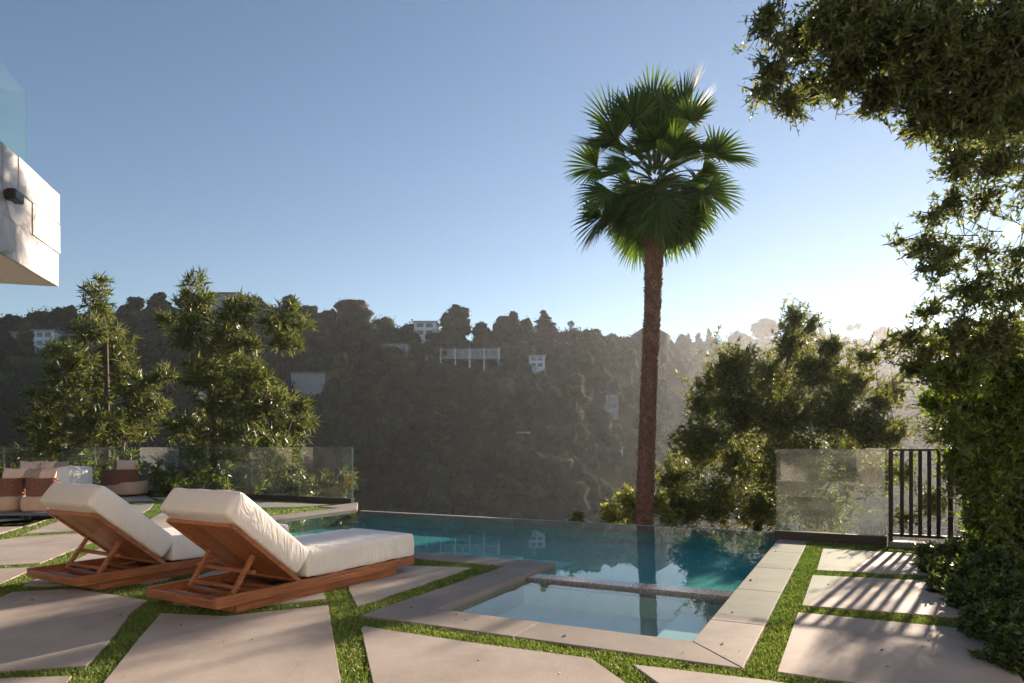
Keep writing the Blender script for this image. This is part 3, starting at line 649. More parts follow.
def pillow(name, c, w, h, d, mat, parent, rz=0, rx=0):
    V = []; Fc = []; n = 10
    for s in (-1, 1):
        for i in range(n + 1):
            for j in range(n + 1):
                x, z = 2 * i / n - 1, 2 * j / n - 1; b = ((1 - x * x) * (1 - z * z)) ** .5; pin = 1 - .24 * (1 - abs(x * z)) * (abs(x) ** 4 + abs(z) ** 4) / 2
                V.append((x * w / 2 * pin, s * d / 2 * b, z * h / 2 * pin))
    for s in (0, 1):
        for i in range(n):
            for j in range(n):
                b = s * (n + 1) ** 2 + i * (n + 1) + j; q = (b, b + 1, b + n + 2, b + n + 1); Fc.append(q if s == 0 else q[::-1])
    Mx = Matrix.Translation(c) @ Matrix.Rotation(rz, 4, 'Z') @ Matrix.Rotation(rx, 4, 'X')
    mb = MB(); mb.add([tuple(Mx @ Vector(p)) for p in V], Fc); return mb.build(name, mat, parent, world=False, smooth=True)
for cx in (-.88, -.31, .26):
    ring_box('seat', cx, .2, .27, .33, .12, .37, M['beige'], sf)
    curved_panel(cx, .25, .26, .27, R(180), R(360), .38, .70).build('woven_back', M['weave'], sf, world=False)
    for sx in (-.24, .0, .24): MB().tube([(cx + sx, .25 - .265 * math.sqrt(max(.02, 1 - (sx / .27) ** 2)), .36), (cx + sx, .25 - .265 * math.sqrt(max(.02, 1 - (sx / .27) ** 2)), .715)], .011, 6).build('back_upright', M['weave'], sf, world=False)
for cx, m_, w in ((-.9, 'pillow', .5), (-.35, 'pillow', .52), (.25, 'pillow', .34), (.0, 'taupe', .4)): pillow('pillow', (cx, .34, .70), w, .36, .18, M[m_], sf, R(rr.uniform(-10, 10)), R(-14))
# root table with teal top
tb = empty('side_table', place(55, 512), 'carved root side table with a teal top between the sofas', 'side table')
rb = MB()
for k in range(5):
    a = k * 1.25; rb.tube([(.10 * math.cos(a), .10 * math.sin(a), 0), (.045 * math.cos(a + .6), .045 * math.sin(a + .6), .25), (.10 * math.cos(a + 1), .10 * math.sin(a + 1), .5)], [.06, .05, .06], 7)
rb.build('root_base', M['driftwood'], tb, world=False, smooth=True)
t_ = MB(); t_.prism([(.3 * math.cos(a) * (1 + .08 * math.sin(3 * a)), .24 * math.sin(a)) for a in [2 * math.pi * i / 20 for i in range(20)]], .5, .55); t_.build('table_top', M['teal'], tb, world=False, bevel=.01)
ws = empty('white_sofa', place(60, 503), 'white upholstered sofa behind the root side table', 'sofa')
soft_box('arm', -.1, .2, 0, .9, .05, .80, M['fabric'], ws, r=.05, n=(6, 10, 8)); soft_box('seat', -1.3, -.105, 0, .9, .05, .45, M['fabric'], ws, r=.05, n=(12, 10, 6))
soft_box('back', -1.3, -.105, .65, .95, .455, .80, M['fabric'], ws, r=.05, n=(12, 6, 6))
for cx, m_ in ((-.95, 'pillow'), (-.55, 'pillow'), (-.28, 'taupe')): pillow('pillow', (cx, .4, .73), .42, .42, .16, M[m_], ws, R(rr.uniform(-20, 20)), R(-12))
ac = empty('woven_armchair', place(117, 496.5), 'rope woven armchair with a cream pillow in front of the far glass fence', 'armchair')
ring_box('seat', .12, .25, .44, .44, .05, .36, M['beige'], ac)
curved_panel(0, .22, .46, .42, R(170), R(350), .30, .66, n=18).build('woven_back', M['weave'], ac, world=False)
MB().tube([(.46 * math.cos(R(a)), .22 + .42 * math.sin(R(a)), .67) for a in range(170, 351, 12)], .016, 6).build('back_rail', M['weave'], ac, world=False)
for a in (170, 230, 290, 350): MB().tube([(.45 * math.cos(R(a)), .22 + .41 * math.sin(R(a)), .04), (.46 * math.cos(R(a)), .22 + .42 * math.sin(R(a)), .67)], .014, 6).build('back_upright', M['weave'], ac, world=False)
pillow('pillow', (.12, .2, .74), .5, .38, .2, M['pillow'], ac, R(10), R(-15))

# ---------------------------------------------------------------- foliage tools
def leaves_mesh(name, pos, d, ln, wd, mat, parent=None, origin=None, fold=.15):
    n = len(pos); d = d / (np.linalg.norm(d, axis=1, keepdims=True) + 1e-9)
    r = rng.normal(size=(n, 3)); s = np.cross(d, r); s /= np.linalg.norm(s, axis=1, keepdims=True) + 1e-9; nn = np.cross(d, s)
    ln = np.broadcast_to(np.asarray(ln, float), (n,))[:, None]; wd = np.broadcast_to(np.asarray(wd, float), (n,))[:, None]
    mid = pos + d * ln * .42 - nn * ln * fold * .5
    V = np.stack([pos, mid + s * wd / 2, pos + d * ln, mid - s * wd / 2], 1).reshape(-1, 3)
    return mesh_np(name, V, np.arange(4 * n), 4, mat, parent, origin=origin)
def tubes_np(name, segs, mat, parent, k=4):
    """segs: list of (p, q, r0, r1) arrays"""
    P = np.array([s[0] for s in segs], float); Q = np.array([s[1] for s in segs], float); r0 = np.array([s[2] for s in segs])[:, None]; r1 = np.array([s[3] for s in segs])[:, None]
    t = Q - P; t /= np.linalg.norm(t, axis=1, keepdims=True) + 1e-9; a = np.cross(t, [0.31, .17, .93]); a /= np.linalg.norm(a, axis=1, keepdims=True) + 1e-9; b = np.cross(t, a)
    V = []
    for c, r in ((P, r0), (Q, r1)):
        for j in range(k): an = 2 * math.pi * j / k; V.append(c + r * (math.cos(an) * a + math.sin(an) * b))
    V = np.stack(V, 1); n = len(P); f = []
    base = np.arange(n)[:, None] * (2 * k)
    for j in range(k): f.append(np.concatenate([base + j, base + (j + 1) % k, base + k + (j + 1) % k, base + k + j], 1))
    f = np.stack(f, 1).reshape(-1)
    return mesh_np(name, V.reshape(-1, 3), f, 4, mat, parent)
def blob_tree(root, trunk_pts, trunk_r, blobs, leaf, mat, twigs=60, per=12, droop=0., tail=0., fill=.45, keep_clear=None, twig_len=.5, up=.2, bark='bark', spread=.5, starts=None, crown_name='crown', rosette=False):
    """blobs: (centre Vector, (rx, ry, rz), weight). limbs run from the trunk to each blob, twigs fill it, leaves sit on the twigs"""
    tp = [Vector(p) for p in trunk_pts]; n = len(tp)
    MB().tube(tp, [trunk_r * (1 - .75 * i / (n - 1)) for i in range(n)], 9).build('trunk', M[bark], root, smooth=True)
    segs = []; LP = []; LD = []
    tpa = np.array([tuple(p) for p in tp])
    nodes = [(np.array([np.interp(t_, np.linspace(0, 1, n), tpa[:, i]) for i in range(3)]), trunk_r * (1 - .75 * t_) * .8) for t_ in np.linspace(.12, 1, 26)]
    def nearest(c):
        return min(nodes, key=lambda q: np.linalg.norm(q[0] - c) * (1.0 if q[0][2] < c[2] else 1.25))
    blobs = sorted(blobs, key=lambda q: min(np.linalg.norm(k[0] - np.array(tuple(q[0]))) for k in nodes))
    if keep_clear is not None: kc, kr = keep_clear
    for c, rad, wt in blobs:
        c = np.array(tuple(c)); rad = np.array(rad, float)
        s, sr = nearest(c)
        L_ = np.linalg.norm(c - s); m1 = s + (c - s) * .35 + rng.normal(size=3) * .09 * L_ - np.array([0, 0, .05 * L_]); m2 = s + (c - s) * .7 + rng.normal(size=3) * .07 * L_
        rl = max(.006, sr * .62); segs += [(s, m1, rl, rl * .8), (m1, m2, rl * .8, rl * .65), (m2, c, rl * .65, rl * .5)]; nodes.append((c, rl * .75)); nodes.append((m2, rl * .75))
        nt_ = max(3, int(twigs * wt)); tw_r = min(.006, leaf[1] * .12)
        dv = rng.normal(size=(nt_, 3)); dv /= np.linalg.norm(dv, axis=1, keepdims=True); rr_ = rng.uniform(.1, 1, nt_) ** fill
        lump = 1 + .22 * np.sin(dv[:, 0] * 4 + c[0] * 7) * np.sin(dv[:, 2] * 5 + c[2] * 3)
        rr_ = np.where(rng.uniform(size=nt_) < tail, rr_ * rng.uniform(1.1, 1.6, nt_), rr_); tips = c + dv * rad * (rr_ * lump)[:, None]
        tl = twig_len * rng.uniform(.6, 1.3, nt_)
        dirs = dv * .9 + rng.normal(size=(nt_, 3)) * .45 + np.array([0, 0, up]); dirs /= np.linalg.norm(dirs, axis=1, keepdims=True)
        st = tips - dirs * tl[:, None]
        for i in range(nt_):
            segs.append((st[i], tips[i], tw_r, tw_r * .5))
            if i % 4 == 0: segs.append((c + (st[i] - c) * .1, st[i], rl * .35, tw_r))
        u_ = rng.uniform(.15, 1.02, (nt_, per)) if not rosette else rng.uniform(.55, 1.02, (nt_, per))
        if keep_clear is not None:                  # gap cut in the crown along the camera-to-sun line, so the disc shows
            dd_ = tips - np.array(tuple(cam.location)); al = dd_ @ np.array(tuple(kc)); off = np.linalg.norm(dd_ - al[:, None] * np.array(tuple(kc)), axis=1); ok = off > kr; st, tips, dirs, u_ = st[ok], tips[ok], dirs[ok], u_[ok]
        pos = st[:, None] + (tips - st)[:, None] * u_[:, :, None]
        ld = dirs[:, None] * (1 - spread) + rng.normal(size=(len(st), per, 3)) * spread + np.array([0, 0, -droop])
        LP.append(pos.reshape(-1, 3)); LD.append(ld.reshape(-1, 3))
    tubes_np('branch', segs, M[bark], root)
    LP = np.concatenate(LP); LD = np.concatenate(LD); nl = len(LP)
    leaves_mesh(crown_name, LP, LD, leaf[0] * rng.uniform(.7, 1.25, nl), leaf[1] * rng.uniform(.8, 1.2, nl), mat, root)
    print(root.name, 'leaves', nl)
def pb(px, py, rpx, Y, dY=0, asp=1.0, w=1.0, depth=1.0):
    """blob from where it shows in the photograph, unprojected to its real distance"""
    Yd = Y + dY; r = rpx / F * Yd
    return (atY(px, py, Yd), (r, r * depth, r * asp), w)

# ---------------------------------------------------------------- fan palm
PY = 15.0
def make_palm():
    base = atY(644, 525, PY); base.z = -3.6; top = atY(655, 178, PY)
    rt = empty('fan_palm', base, 'tall fan palm with a rough brown trunk behind the pool', 'palm tree')
    pts = [base]; 
    for py, px in ((525, 644), (450, 646.5), (380, 649), (310, 652.5), (240, 654.5), (200, 655)): pts.append(atY(px, py, PY))
    MB().tube(pts, [.22, .185, .175, .165, .17, .20, .17], 16).build('trunk', M['palmbark'], rt, smooth=True)
    # leaf bases left on the trunk
    V = []; Fc = []; mb = MB(); zs = np.interp
    P = np.array([tuple(p) for p in pts]); n = 1500
    for i in range(n):
        z = P[0, 2] + 2.2 + (P[-1, 2] - P[0, 2] - 2.1) * i / n; x = np.interp(z, P[:, 2], P[:, 0]); a = i * 2.39996 + random.uniform(-.1, .1)
        r = np.interp(z, P[:, 2], [.22, .185, .175, .165, .17, .20, .17]) - .012; o = Vector((math.cos(a), math.sin(a), 0)); t = Vector((-math.sin(a), math.cos(a), 0))
        c = Vector((x, PY, z)); w = random.uniform(.03, .055); h = random.uniform(.05, .1); d = random.uniform(.02, .055)
        p0 = c + o * r; V = [p0 - t * w - Vector((0, 0, h * .5)), p0 + t * w - Vector((0, 0, h * .5)), p0 + o * d + t * w * .55 + Vector((0, 0, h * .5)), p0 + o * d - t * w * .55 + Vector((0, 0, h * .5)), p0 + Vector((0, 0, h * .35)) + t * w * .5, p0 + Vector((0, 0, h * .35)) - t * w * .5]
        mb.add(V, [(0, 1, 2, 3), (3, 2, 4, 5), (0, 3, 5), (1, 4, 2)])
    mb.build('leaf_bases', M['boot'], rt)
    # fronds
    heart = top; nf = 80
    def frond(i, el, az, pl, br, mat, droop):
        d = Vector((math.cos(az) * math.cos(el), math.sin(az) * math.cos(el), math.sin(el)))
        org = heart + Vector((math.cos(az) * .12, math.sin(az) * .12, -.25 + .5 * max(0, math.sin(el))))
        pts = []; p = org.copy(); dd = d.copy(); k = 6
        for j in range(k + 1):
            pts.append(p.copy()); p = p + dd * pl / k; dd = (dd + Vector((0, 0, -droop * .10))).normalized()
        hub = pts[-1]; ax = dd
        side = ax.cross(Vector((0, 0, 1))); side = side.normalized() if side.length > .1 else Vector((math.sin(az), -math.cos(az), 0))
        up_ = side.cross(ax).normalized()
        roll = random.uniform(-.5, .5); side, up_ = side * math.cos(roll) + up_ * math.sin(roll), up_ * math.cos(roll) - side * math.sin(roll)
        pet = MB().tube(pts, [.022 - .012 * j / k for j in range(k + 1)], 5)
        ns = 44; VV = []; FF = []
        for s in range(ns):
            a = R(-104 + 208 * s / (ns - 1)); L = br * (1 - .28 * (abs(a) / R(118)) ** 1.5) * random.uniform(.92, 1.06)
            dr = ax * math.cos(a) + side * math.sin(a) + up_ * (.22 * (1 if s % 2 else -.2) * .3 + .30 * abs(math.sin(a)))
            dr.normalize(); prev = hub; w = .022 + br * .021
            nrm = up_; tang = nrm.cross(dr).normalized(); b = len(VV); segn = 5; cur = hub.copy(); dv = dr.copy()
            for q in range(segn + 1):
                f_ = q / segn; ww = w * (.25 + 1.5 * f_ if f_ < .5 else 1.0 * (1.0 - f_) * 2 + .03) * .75
                VV += [cur - tang * ww + nrm * .010 * (1 - f_), cur + tang * ww - nrm * .010 * (1 - f_)]
                cur = cur + dv * L / segn
                dv = (dv + Vector((0, 0, -1)) * droop * .30 * f_ ** 1.6 + Vector((random.uniform(-1, 1), random.uniform(-1, 1), random.uniform(-1, 1))) * .03).normalized()
            for q in range(segn): FF.append((b + 2 * q, b + 2 * q + 1, b + 2 * q + 3, b + 2 * q + 2))
        blade = MB(); blade.add(VV, FF); fo = blade.build('frond', M[mat], rt); pet.build('petiole', M['petiole'], fo)
    for i in range(nf):
        f_ = i / (nf - 1); az = i * 2.39996 + random.uniform(-.15, .15); el = R(84 - 132 * f_ ** .95) + random.uniform(-.16, .16)
        pl = random.uniform(.35, 1.25) * (.8 + .35 * math.sin(math.pi * f_)); br = random.uniform(.66, .98) * (1.0 if f_ > .12 else 1.1)
        if f_ < .12: pl += .35
        mt = 'frond_dry' if i in (74, 78) else 'frond'
        frond(i, el, az, pl * .93, br, mt, .45 + 1.5 * f_)
make_palm()

# ---------------------------------------------------------------- trees near the deck
def left_tree(label, Y, base_px, blobs, trunk_px, seed_tw=60):
    b = atY(base_px, 560, Y); zb = float(hill(b.x, b.y)); root = empty('tree', (b.x, b.y, zb), label, 'tree')
    tr = [(b.x, b.y, zb)] + [tuple(atY(px, py, Y)) for px, py in trunk_px]
    bl = [pb(x, y, r, Y, random.uniform(-1.1, 1.1), asp=a, w=w) for x, y, r, a, w in blobs]
    blob_tree(root, tr, .12, bl, (.28, .04), M['leaf_left'], twigs=seed_tw, per=16, droop=.15, twig_len=.55, up=.75, spread=.42, rosette=True)
left_tree('slender evergreen tree at the far left with an upright pointed top', 21.0, 106,
  [(99, 297, 15, 1.5, .7), (90, 330, 17, 1.1, .6), (108, 340, 22, 1, .9), (72, 362, 24, .9, 1.1), (96, 375, 26, .9, 1.2), (58, 398, 28, .9, 1.3), (40, 425, 22, .8, .9), (92, 420, 32, .9, 1.5), (135, 385, 22, 1, .9), (148, 410, 20, 1, .8), (128, 430, 24, 1, 1), (70, 450, 34, .8, 1.3), (150, 380, 12, 1, .3), (120, 360, 16, 1, .5), (163, 372, 11, .8, .3), (60, 350, 10, 1, .3), (110, 470, 30, .8, 1.1), (45,455,22,.8,.8)],
  [(107, 480), (107, 400), (106, 330), (100, 300)], 60)
left_tree('broad layered evergreen tree with several round leafy tufts above the glass fence', 19.5, 205,
  [(196, 297, 20, 1.3, .9), (190, 330, 20, 1, .8), (238, 312, 20, 1, .8), (230, 330, 18, .8, .6), (286, 320, 22, 1.05, 1.1), (284, 340, 18, .8, .6), (220, 350, 24, .9, 1.1), (200, 372, 22, .9, .9), (250, 372, 26, .8, 1.2), (222, 395, 28, .8, 1.2), (270, 400, 28, .8, 1.3), (292, 425, 22, .9, .9), (240, 428, 32, .8, 1.5), (200, 432, 24, .9, .9), (178, 425, 16, .9, .5), (270, 450, 34, .7, 1.2), (210, 460, 30, .7, 1), (300, 405, 12, .8, .3), (168, 320, 12, .7, .3), (247,345,14,.9,.4)],
  [(215, 480), (214, 430), (208, 380), (200, 330), (197, 305)], 60)
# middle tree behind the dusty glass
def mid_tree():
    Y = 19.0; b = atY(757, 560, Y); zb = float(hill(b.x, b.y)); root = empty('tree', (b.x, b.y, zb), 'full feathery backlit tree behind the dusty glass panel right of the palm', 'tree')
    bl = [(795, 318, 12, 1.6, .4), (792, 345, 20, 1, .7), (735, 365, 24, 1, 1), (770, 375, 26, 1, 1.2), (815, 368, 24, .9, 1), (850, 380, 22, .9, .8), (705, 400, 20, 1, .8), (740, 410, 32, 1, 1.5), (785, 415, 34, 1, 1.6), (835, 412, 30, 1, 1.3), (868, 430, 22, 1, .8), (700, 440, 28, 1, 1), (740, 460, 36, 1, 1.6), (790, 465, 38, 1, 1.7), (845, 460, 34, 1, 1.3), (675, 475, 24, 1, .9), (715, 500, 30, .9, 1.1), (765, 505, 32, .8, 1.2), (820, 505, 32, .8, 1), (683, 505, 22, .8, .7), (865, 355, 10, .7, .2), (830, 345, 12, .9, .3), (715, 375, 12, 1, .3), (812,322,8,1,.15), (880, 400, 10, 1, .25), (880,470,24,1,.7), (888, 392, 17, 1, .45), (890, 430, 18, 1, .5)]
    bl = [pb(x, y, r * 1.12, Y, random.uniform(-2, 2), asp=a, w=w) for x, y, r, a, w in bl]
    tr = [(b.x, b.y, zb), tuple(atY(757, 535, Y)), tuple(atY(763, 480, Y)), tuple(atY(775, 420, Y)), tuple(atY(790, 350, Y))]
    blob_tree(root, tr, .16, bl, (.13, .036), M['leaf_mid'], tail=.25, twigs=200, per=20, twig_len=.7, up=.4, spread=.45, fill=.55)
mid_tree()
def shrub(name, label, cat, Y, blobs, leaf, mat, twigs, per, twl=.35, group=None, up=.3, zb=None, spread=.55, bark='bark', tr=.05, jit=.3, droop=0.):
    cx = sum(b[0] for b in blobs) / len(blobs); b = atY(cx, 560, Y)
    if zb is None: zb = float(hill(b.x, b.y))
    root = empty(name, (b.x, b.y, zb), label, cat, group)
    bl = [pb(x, y, r, Y, random.uniform(-jit, jit), asp=a, w=w) for x, y, r, a, w in blobs]
    topz = max(bb[0].z for bb in bl)
    blob_tree(root, [(b.x, b.y, zb), (b.x, b.y, zb + (topz - zb) * .5), (b.x + .05, b.y, topz - .05)], tr, bl, leaf, M[mat], twigs=twigs, per=per, twig_len=twl, up=up, spread=spread, bark=bark, crown_name='foliage', droop=droop)
    return root
shrub('shrub', 'yellow green shrub just left of the palm trunk at the pool edge', 'shrub', 16.6, [(630, 497, 16, 1, 1), (612, 512, 14, 1, .8), (640, 515, 18, 1, 1), (655, 500, 14, 1, .7), (668, 512, 16, 1, .7)], (.13, .045), 'leaf_shrub', 55, 12, twl=.45)
shrub('shrub', 'tiny bright shrub tip poking above the infinity edge', 'shrub', 12.6, [(578, 517, 5, 1, 1), (579, 526, 8, 1, 1)], (.12, .045), 'leaf_bright', 14, 10, twl=.2)
shrub('shrub', 'green shrub behind the far glass fence at its right end', 'shrub', 17.5, [(345, 480, 12, 1, .6), (330, 490, 18, 1, 1), (300, 485, 20, .9, 1)], (.16, .05), 'leaf_left', 60, 14)
shrub('shrub', 'dark shrub behind the far glass fence below the broad tree', 'shrub', 18.0, [(250, 480, 20, .9, 1), (210, 482, 22, .9, 1), (170, 480, 20, .9, 1)], (.16, .05), 'leaf_mid', 70, 14)
shrub('shrub', 'dark shrub behind the far glass fence at the left edge', 'shrub', 18.6, [(120, 480, 20, .9, 1), (80, 480, 22, .9, 1), (40, 478, 22, .9, 1), (0, 475, 24, .9, 1)], (.16, .05), 'leaf_mid', 70, 14)

# right foreground: overhanging tree, bright shrub screen, dark hedge
def overhang():
    Y = 6.2; base = Vector((7.2, 7.0, -.05)); root = empty('oak_tree', base, 'large small-leaved tree whose branches hang in from the upper right corner', 'tree')
    bl = [(768, 18, 14, .8, .3), (775, 70, 14, .9, .3), (762, 92, 10, .8, .2), (790, 100, 14, .7, .3), (800, 40, 26, .9, .9), (815, 85, 20, .8, .6), (840, 20, 34, .9, 1.3), (845, 70, 26, .9, 1), (880, 45, 38, .9, 1.7), (880, 95, 22, .8, .8), (925, 30, 44, .9, 2.0), (925, 85, 32, .9, 1.5), (925, 122, 22, .7, .7), (970, 60, 46, 1, 2.2), (965, 115, 34, .8, 1.5), (1010, 40, 50, 1, 2.3), (1005, 110, 42, .9, 2), (1000, 160, 30, .9, 1.1), (960, 160, 20, .8, .6), (955, 200, 18, .9, .4), (935, 215, 16, .8, .4), (925, 245, 18, .8, .5), (950, 255, 22, .8, .7), (985, 200, 18, .9, .4), (900, 240, 8, .6, .12), (970, 290, 24, .9, .9), (985, 250, 16, .9, .35), (1018, 250, 18, .9, .4), (1010, 292, 34, .8, .9), (1045, 180, 34, 1, 1.3), (1060, 80, 50, 1, 1.5), (1060, 270, 40, 1, 1.3), (1000, 335, 30, 1, 1.2), (935, 270, 14, .6, .25), (905, 338, 15, .7, .35), (886, 345, 9, .6, .15), (930, 345, 22, .8, .8), (915, 368, 16, .8, .5), (960, 335, 24, .8, .8), (930, 310, 14, .6, .3), (860, 0, 40, .9, 1), (960, -20, 50, .9, 1.5)]
    bl = [pb(x, y, r * (1.15 if y > 150 else 1.05), Y, random.uniform(-.8, 1.0), asp=a, w=w * (.48 if y > 150 else 1.15)) for x, y, r, a, w in bl]
    tr = [base, Vector((7.0, 6.9, 1.5)), Vector((6.5, 6.7, 3.0)), Vector((5.8, 6.6, 4.1)), Vector((4.9, 6.6, 4.95)), Vector((3.7, 6.5, 5.3))]
    blob_tree(root, tr, .11, bl, (.066, .023), M['leaf_oak'], twigs=125, per=17, keep_clear=(sv, .16), tail=.4, fill=.65, twig_len=.3, up=.1, spread=.5, droop=.05)
overhang()
def screen():
    Y = 6.6; root_p = Vector((5.35, 6.7, -.05)); root = empty('shrub', root_p, 'tall bright green shrub screening the right end of the picket railing', 'shrub')
    bl = [(942, 372, 14, .8, .3), (957, 372, 22, .9, .9), (987, 345, 26, 1, 1.1), (1014, 360, 30, 1, 1.4), (937, 400, 14, .8, .4), (967, 405, 22, 1, 1), (994, 400, 28, 1, 1.3), (1024, 420, 28, 1, 1.2), (977, 440, 22, 1, 1), (962, 455, 14, 1, .5), (1004, 450, 30, 1, 1.4), (982, 480, 22, 1, 1), (1019, 500, 30, 1, 1.4), (987, 515, 20, 1, .8), (994, 535, 26, .8, 1.1), (1034, 460, 28, 1, 1.1), (1054, 400, 40, 1, 1.4), (1054, 500, 40, 1, 1.4), (955,425,12,1,.3)]
    bl = [pb(x, y, r, Y, random.uniform(-.5, .7), asp=a, w=w) for x, y, r, a, w in bl]
    tr = [root_p, root_p + Vector((-.1, 0, 1)), root_p + Vector((-.2, 0, 2.2))]
    blob_tree(root, tr, .06, bl, (.085, .024), M['leaf_bright'], tail=.2, twigs=110, per=15, twig_len=.3, up=.45, spread=.5)
screen()
shrub('tree', 'sparse tree added beyond the picket railing, behind the bright shrub, to dapple the right pavers', 'tree', 11.5, [(955, 470, 26, 1, .5), (985, 430, 34, 1, .6), (950, 390, 18, .9, .25), (975, 370, 26, .9, .4), (1010, 380, 36, 1, .7), (1020, 330, 30, 1, .4), (930, 500, 22, 1, .4), (905, 515, 14, .8, .2), (1000, 490, 36, 1, .9), (935, 430, 24, 1, .3), (905, 470, 20, 1, .25), (1050, 420, 40, 1, .9), (1050, 350, 36, 1, .5)], (.07, .025), 'leaf_oak', 170, 14, twl=.4, jit=.8)  # mostly hidden crown, added to break up the sun on the right paving
def hedge():
    root = empty('hedge', (3.9, 4.9, -.04), 'low dark green bush spilling onto the pavers at the bottom right', 'hedge')
    bl = []
    # rows along the garden bed from the kerb to the bottom corner
    for px, py, r, Y in [(930, 568, 14, 7.6), (950, 575, 22, 7.2), (985, 565, 26, 7.2), (1020, 560, 30, 7.0), (950, 595, 20, 6.3), (985, 600, 30, 6.0), (1025, 595, 34, 5.8), (968, 622, 24, 5.3), (1000, 630, 34, 5.0), (1040, 625, 40, 4.9), (985, 655, 26, 4.5), (1015, 665, 36, 4.3), (1050, 660, 40, 4.2), (1020, 690, 34, 3.9), (1060, 700, 40, 3.8), (930, 585, 12, 6.8), (940,608,12,5.9)]:
        c = atY(px, py, Y); rr_ = r / F * Y; c.z = max(c.z, .02 + rr_ * .4); bl.append((c, (rr_, rr_ * 1.2, rr_ * .85), max(.5, rr_ * rr_ * 22)))
    blob_tree(root, [(3.9, 4.9, -.04), (3.95, 4.95, .15), (4.0, 5.0, .3)], .02, bl, (.05, .022), M['leaf_dark'], twigs=130, per=15, twig_len=.13, up=.4, spread=.55, crown_name='foliage')
hedge()
# fallen leaves
n = 60; q = rng.uniform([-2.3, -.4], [.36, 5.2], (n, 2)); P = []
for u, v in q:
    if u < -.02 and v > 0: continue
    P.append(uv(u, v, .004))
for x, y in [(350, 660), (250, 640), (880, 650), (850, 620), (930, 640), (560, 672), (480, 660), (30, 600)]: P.append(at(x, y, .004))
for _ in range(40): y_ = random.uniform(3.6, 8); P.append((random.uniform(-.7, .6) * y_, y_, .004))
P = np.array(P); dd = rng.normal(size=(len(P), 3)); dd[:, 2] = .02
tag(leaves_mesh('fallen_leaves', P, dd, rng.uniform(.012, .038, len(P)), rng.uniform(.008, .02, len(P)), M['leaf_dead']), 'few small dead leaves scattered on the pavers and coping', 'leaves', kind='stuff')

# ---------------------------------------------------------------- hillside wood
def crown_quads(c, r, h, n, size):
    d = rng.normal(size=(n, 3)); d /= np.linalg.norm(d, axis=1, keepdims=True); k = rng.uniform(.55, .82, n)[:, None]
    lump = (1 + .2 * np.sin(d[:, 0] * 5 + c[0]) * np.sin(d[:, 1] * 4 + c[1]) + .12 * np.sin(d[:, 2] * 7 + c[2] * 2))[:, None]
    p = np.array(c) + d * np.array([r, r, h]) * k * lump
    return p, d * .5 + rng.normal(size=(n, 3)) * .8, np.full(n, size)
def hmap(px, Y): X = (px - CX) / F * Y; return X, Y, float(hill(X, Y))
def hit(px, py, Y0=70):
    Ys = np.arange(Y0, 940, 2.0); X = (px - CX) / F * Ys; z = H + (HY - py) / F * Ys; k = np.nonzero(hill(X, Ys) >= z)[0]
    return float(Ys[k[0]]) if len(k) else None
def ico():
    import bmesh
    bm = bmesh.new(); bmesh.ops.create_icosphere(bm, subdivisions=2, radius=1); v = np.array([tuple(x.co) for x in bm.verts]); f = np.array([[q.index for q in fc.verts] for fc in bm.faces]); bm.free(); return v, f
ICV, ICF = ico()
def core(c, r, h):
    ph = rng.uniform(0, 6, 6); d = ICV; k = 1 + .2 * np.sin(d[:, 0] * 4 + ph[0]) * np.sin(d[:, 1] * 4 + ph[1]) + .16 * np.sin(d[:, 2] * 6 + ph[2]) + .12 * np.sin(d[:, 0] * 9 + ph[3]) * np.sin(d[:, 2] * 8 + ph[4])
    return np.array(c) + d * k[:, None] * np.array([r, r, h])
def foliage_mass(name, pos, dr, S, cores, mat, parent=None):
    """leaf clumps and the solid inner masses of the crowns in one mesh"""
    n = len(pos); d = dr / (np.linalg.norm(dr, axis=1, keepdims=True) + 1e-9); r = rng.normal(size=(n, 3)); s_ = np.cross(d, r); s_ /= np.linalg.norm(s_, axis=1, keepdims=True) + 1e-9
    ln = S[:, None]; mid = pos + d * ln * .45
    V1 = np.stack([pos, mid + s_ * ln * .4, pos + d * ln, mid - s_ * ln * .4], 1).reshape(-1, 3)
    nc = len(cores); V2 = np.concatenate(cores); Fa = np.arange(4 * n).reshape(-1, 4)
    ft = (ICF[None] + (np.arange(nc) * len(ICV))[:, None, None]).reshape(-1, 3) + 4 * n
    Vt = np.concatenate([V1, V2]); 
    if parent is not None: Vt = Vt - np.array(tuple(rootloc(parent)))
    me = bpy.data.meshes.new(name); me.vertices.add(len(Vt)); me.vertices.foreach_set('co', Vt.astype(np.float32).ravel())
    li = np.concatenate([Fa.ravel(), ft.ravel()]); me.loops.add(len(li)); me.loops.foreach_set('vertex_index', li.astype(np.int32))
    ls = np.concatenate([np.arange(n) * 4, 4 * n + np.arange(len(ft)) * 3]); me.polygons.add(len(ls)); me.polygons.foreach_set('loop_start', ls.astype(np.int32))
    me.update(calc_edges=True); me.validate(); o = bpy.data.objects.new(name, me); col.objects.link(o); me.materials.append(mat)
    if parent is not None: o.parent = parent
    return o
HOUSES = [(28, 337, 34, 9), (44, 343, 20, 24), (200, 387, 20, 9), (308, 380, 34, 14), (463, 358, 76, 20), (425, 329, 22, 14), (537, 362, 16, 12), (612, 402, 13, 15)]
HY_ = []
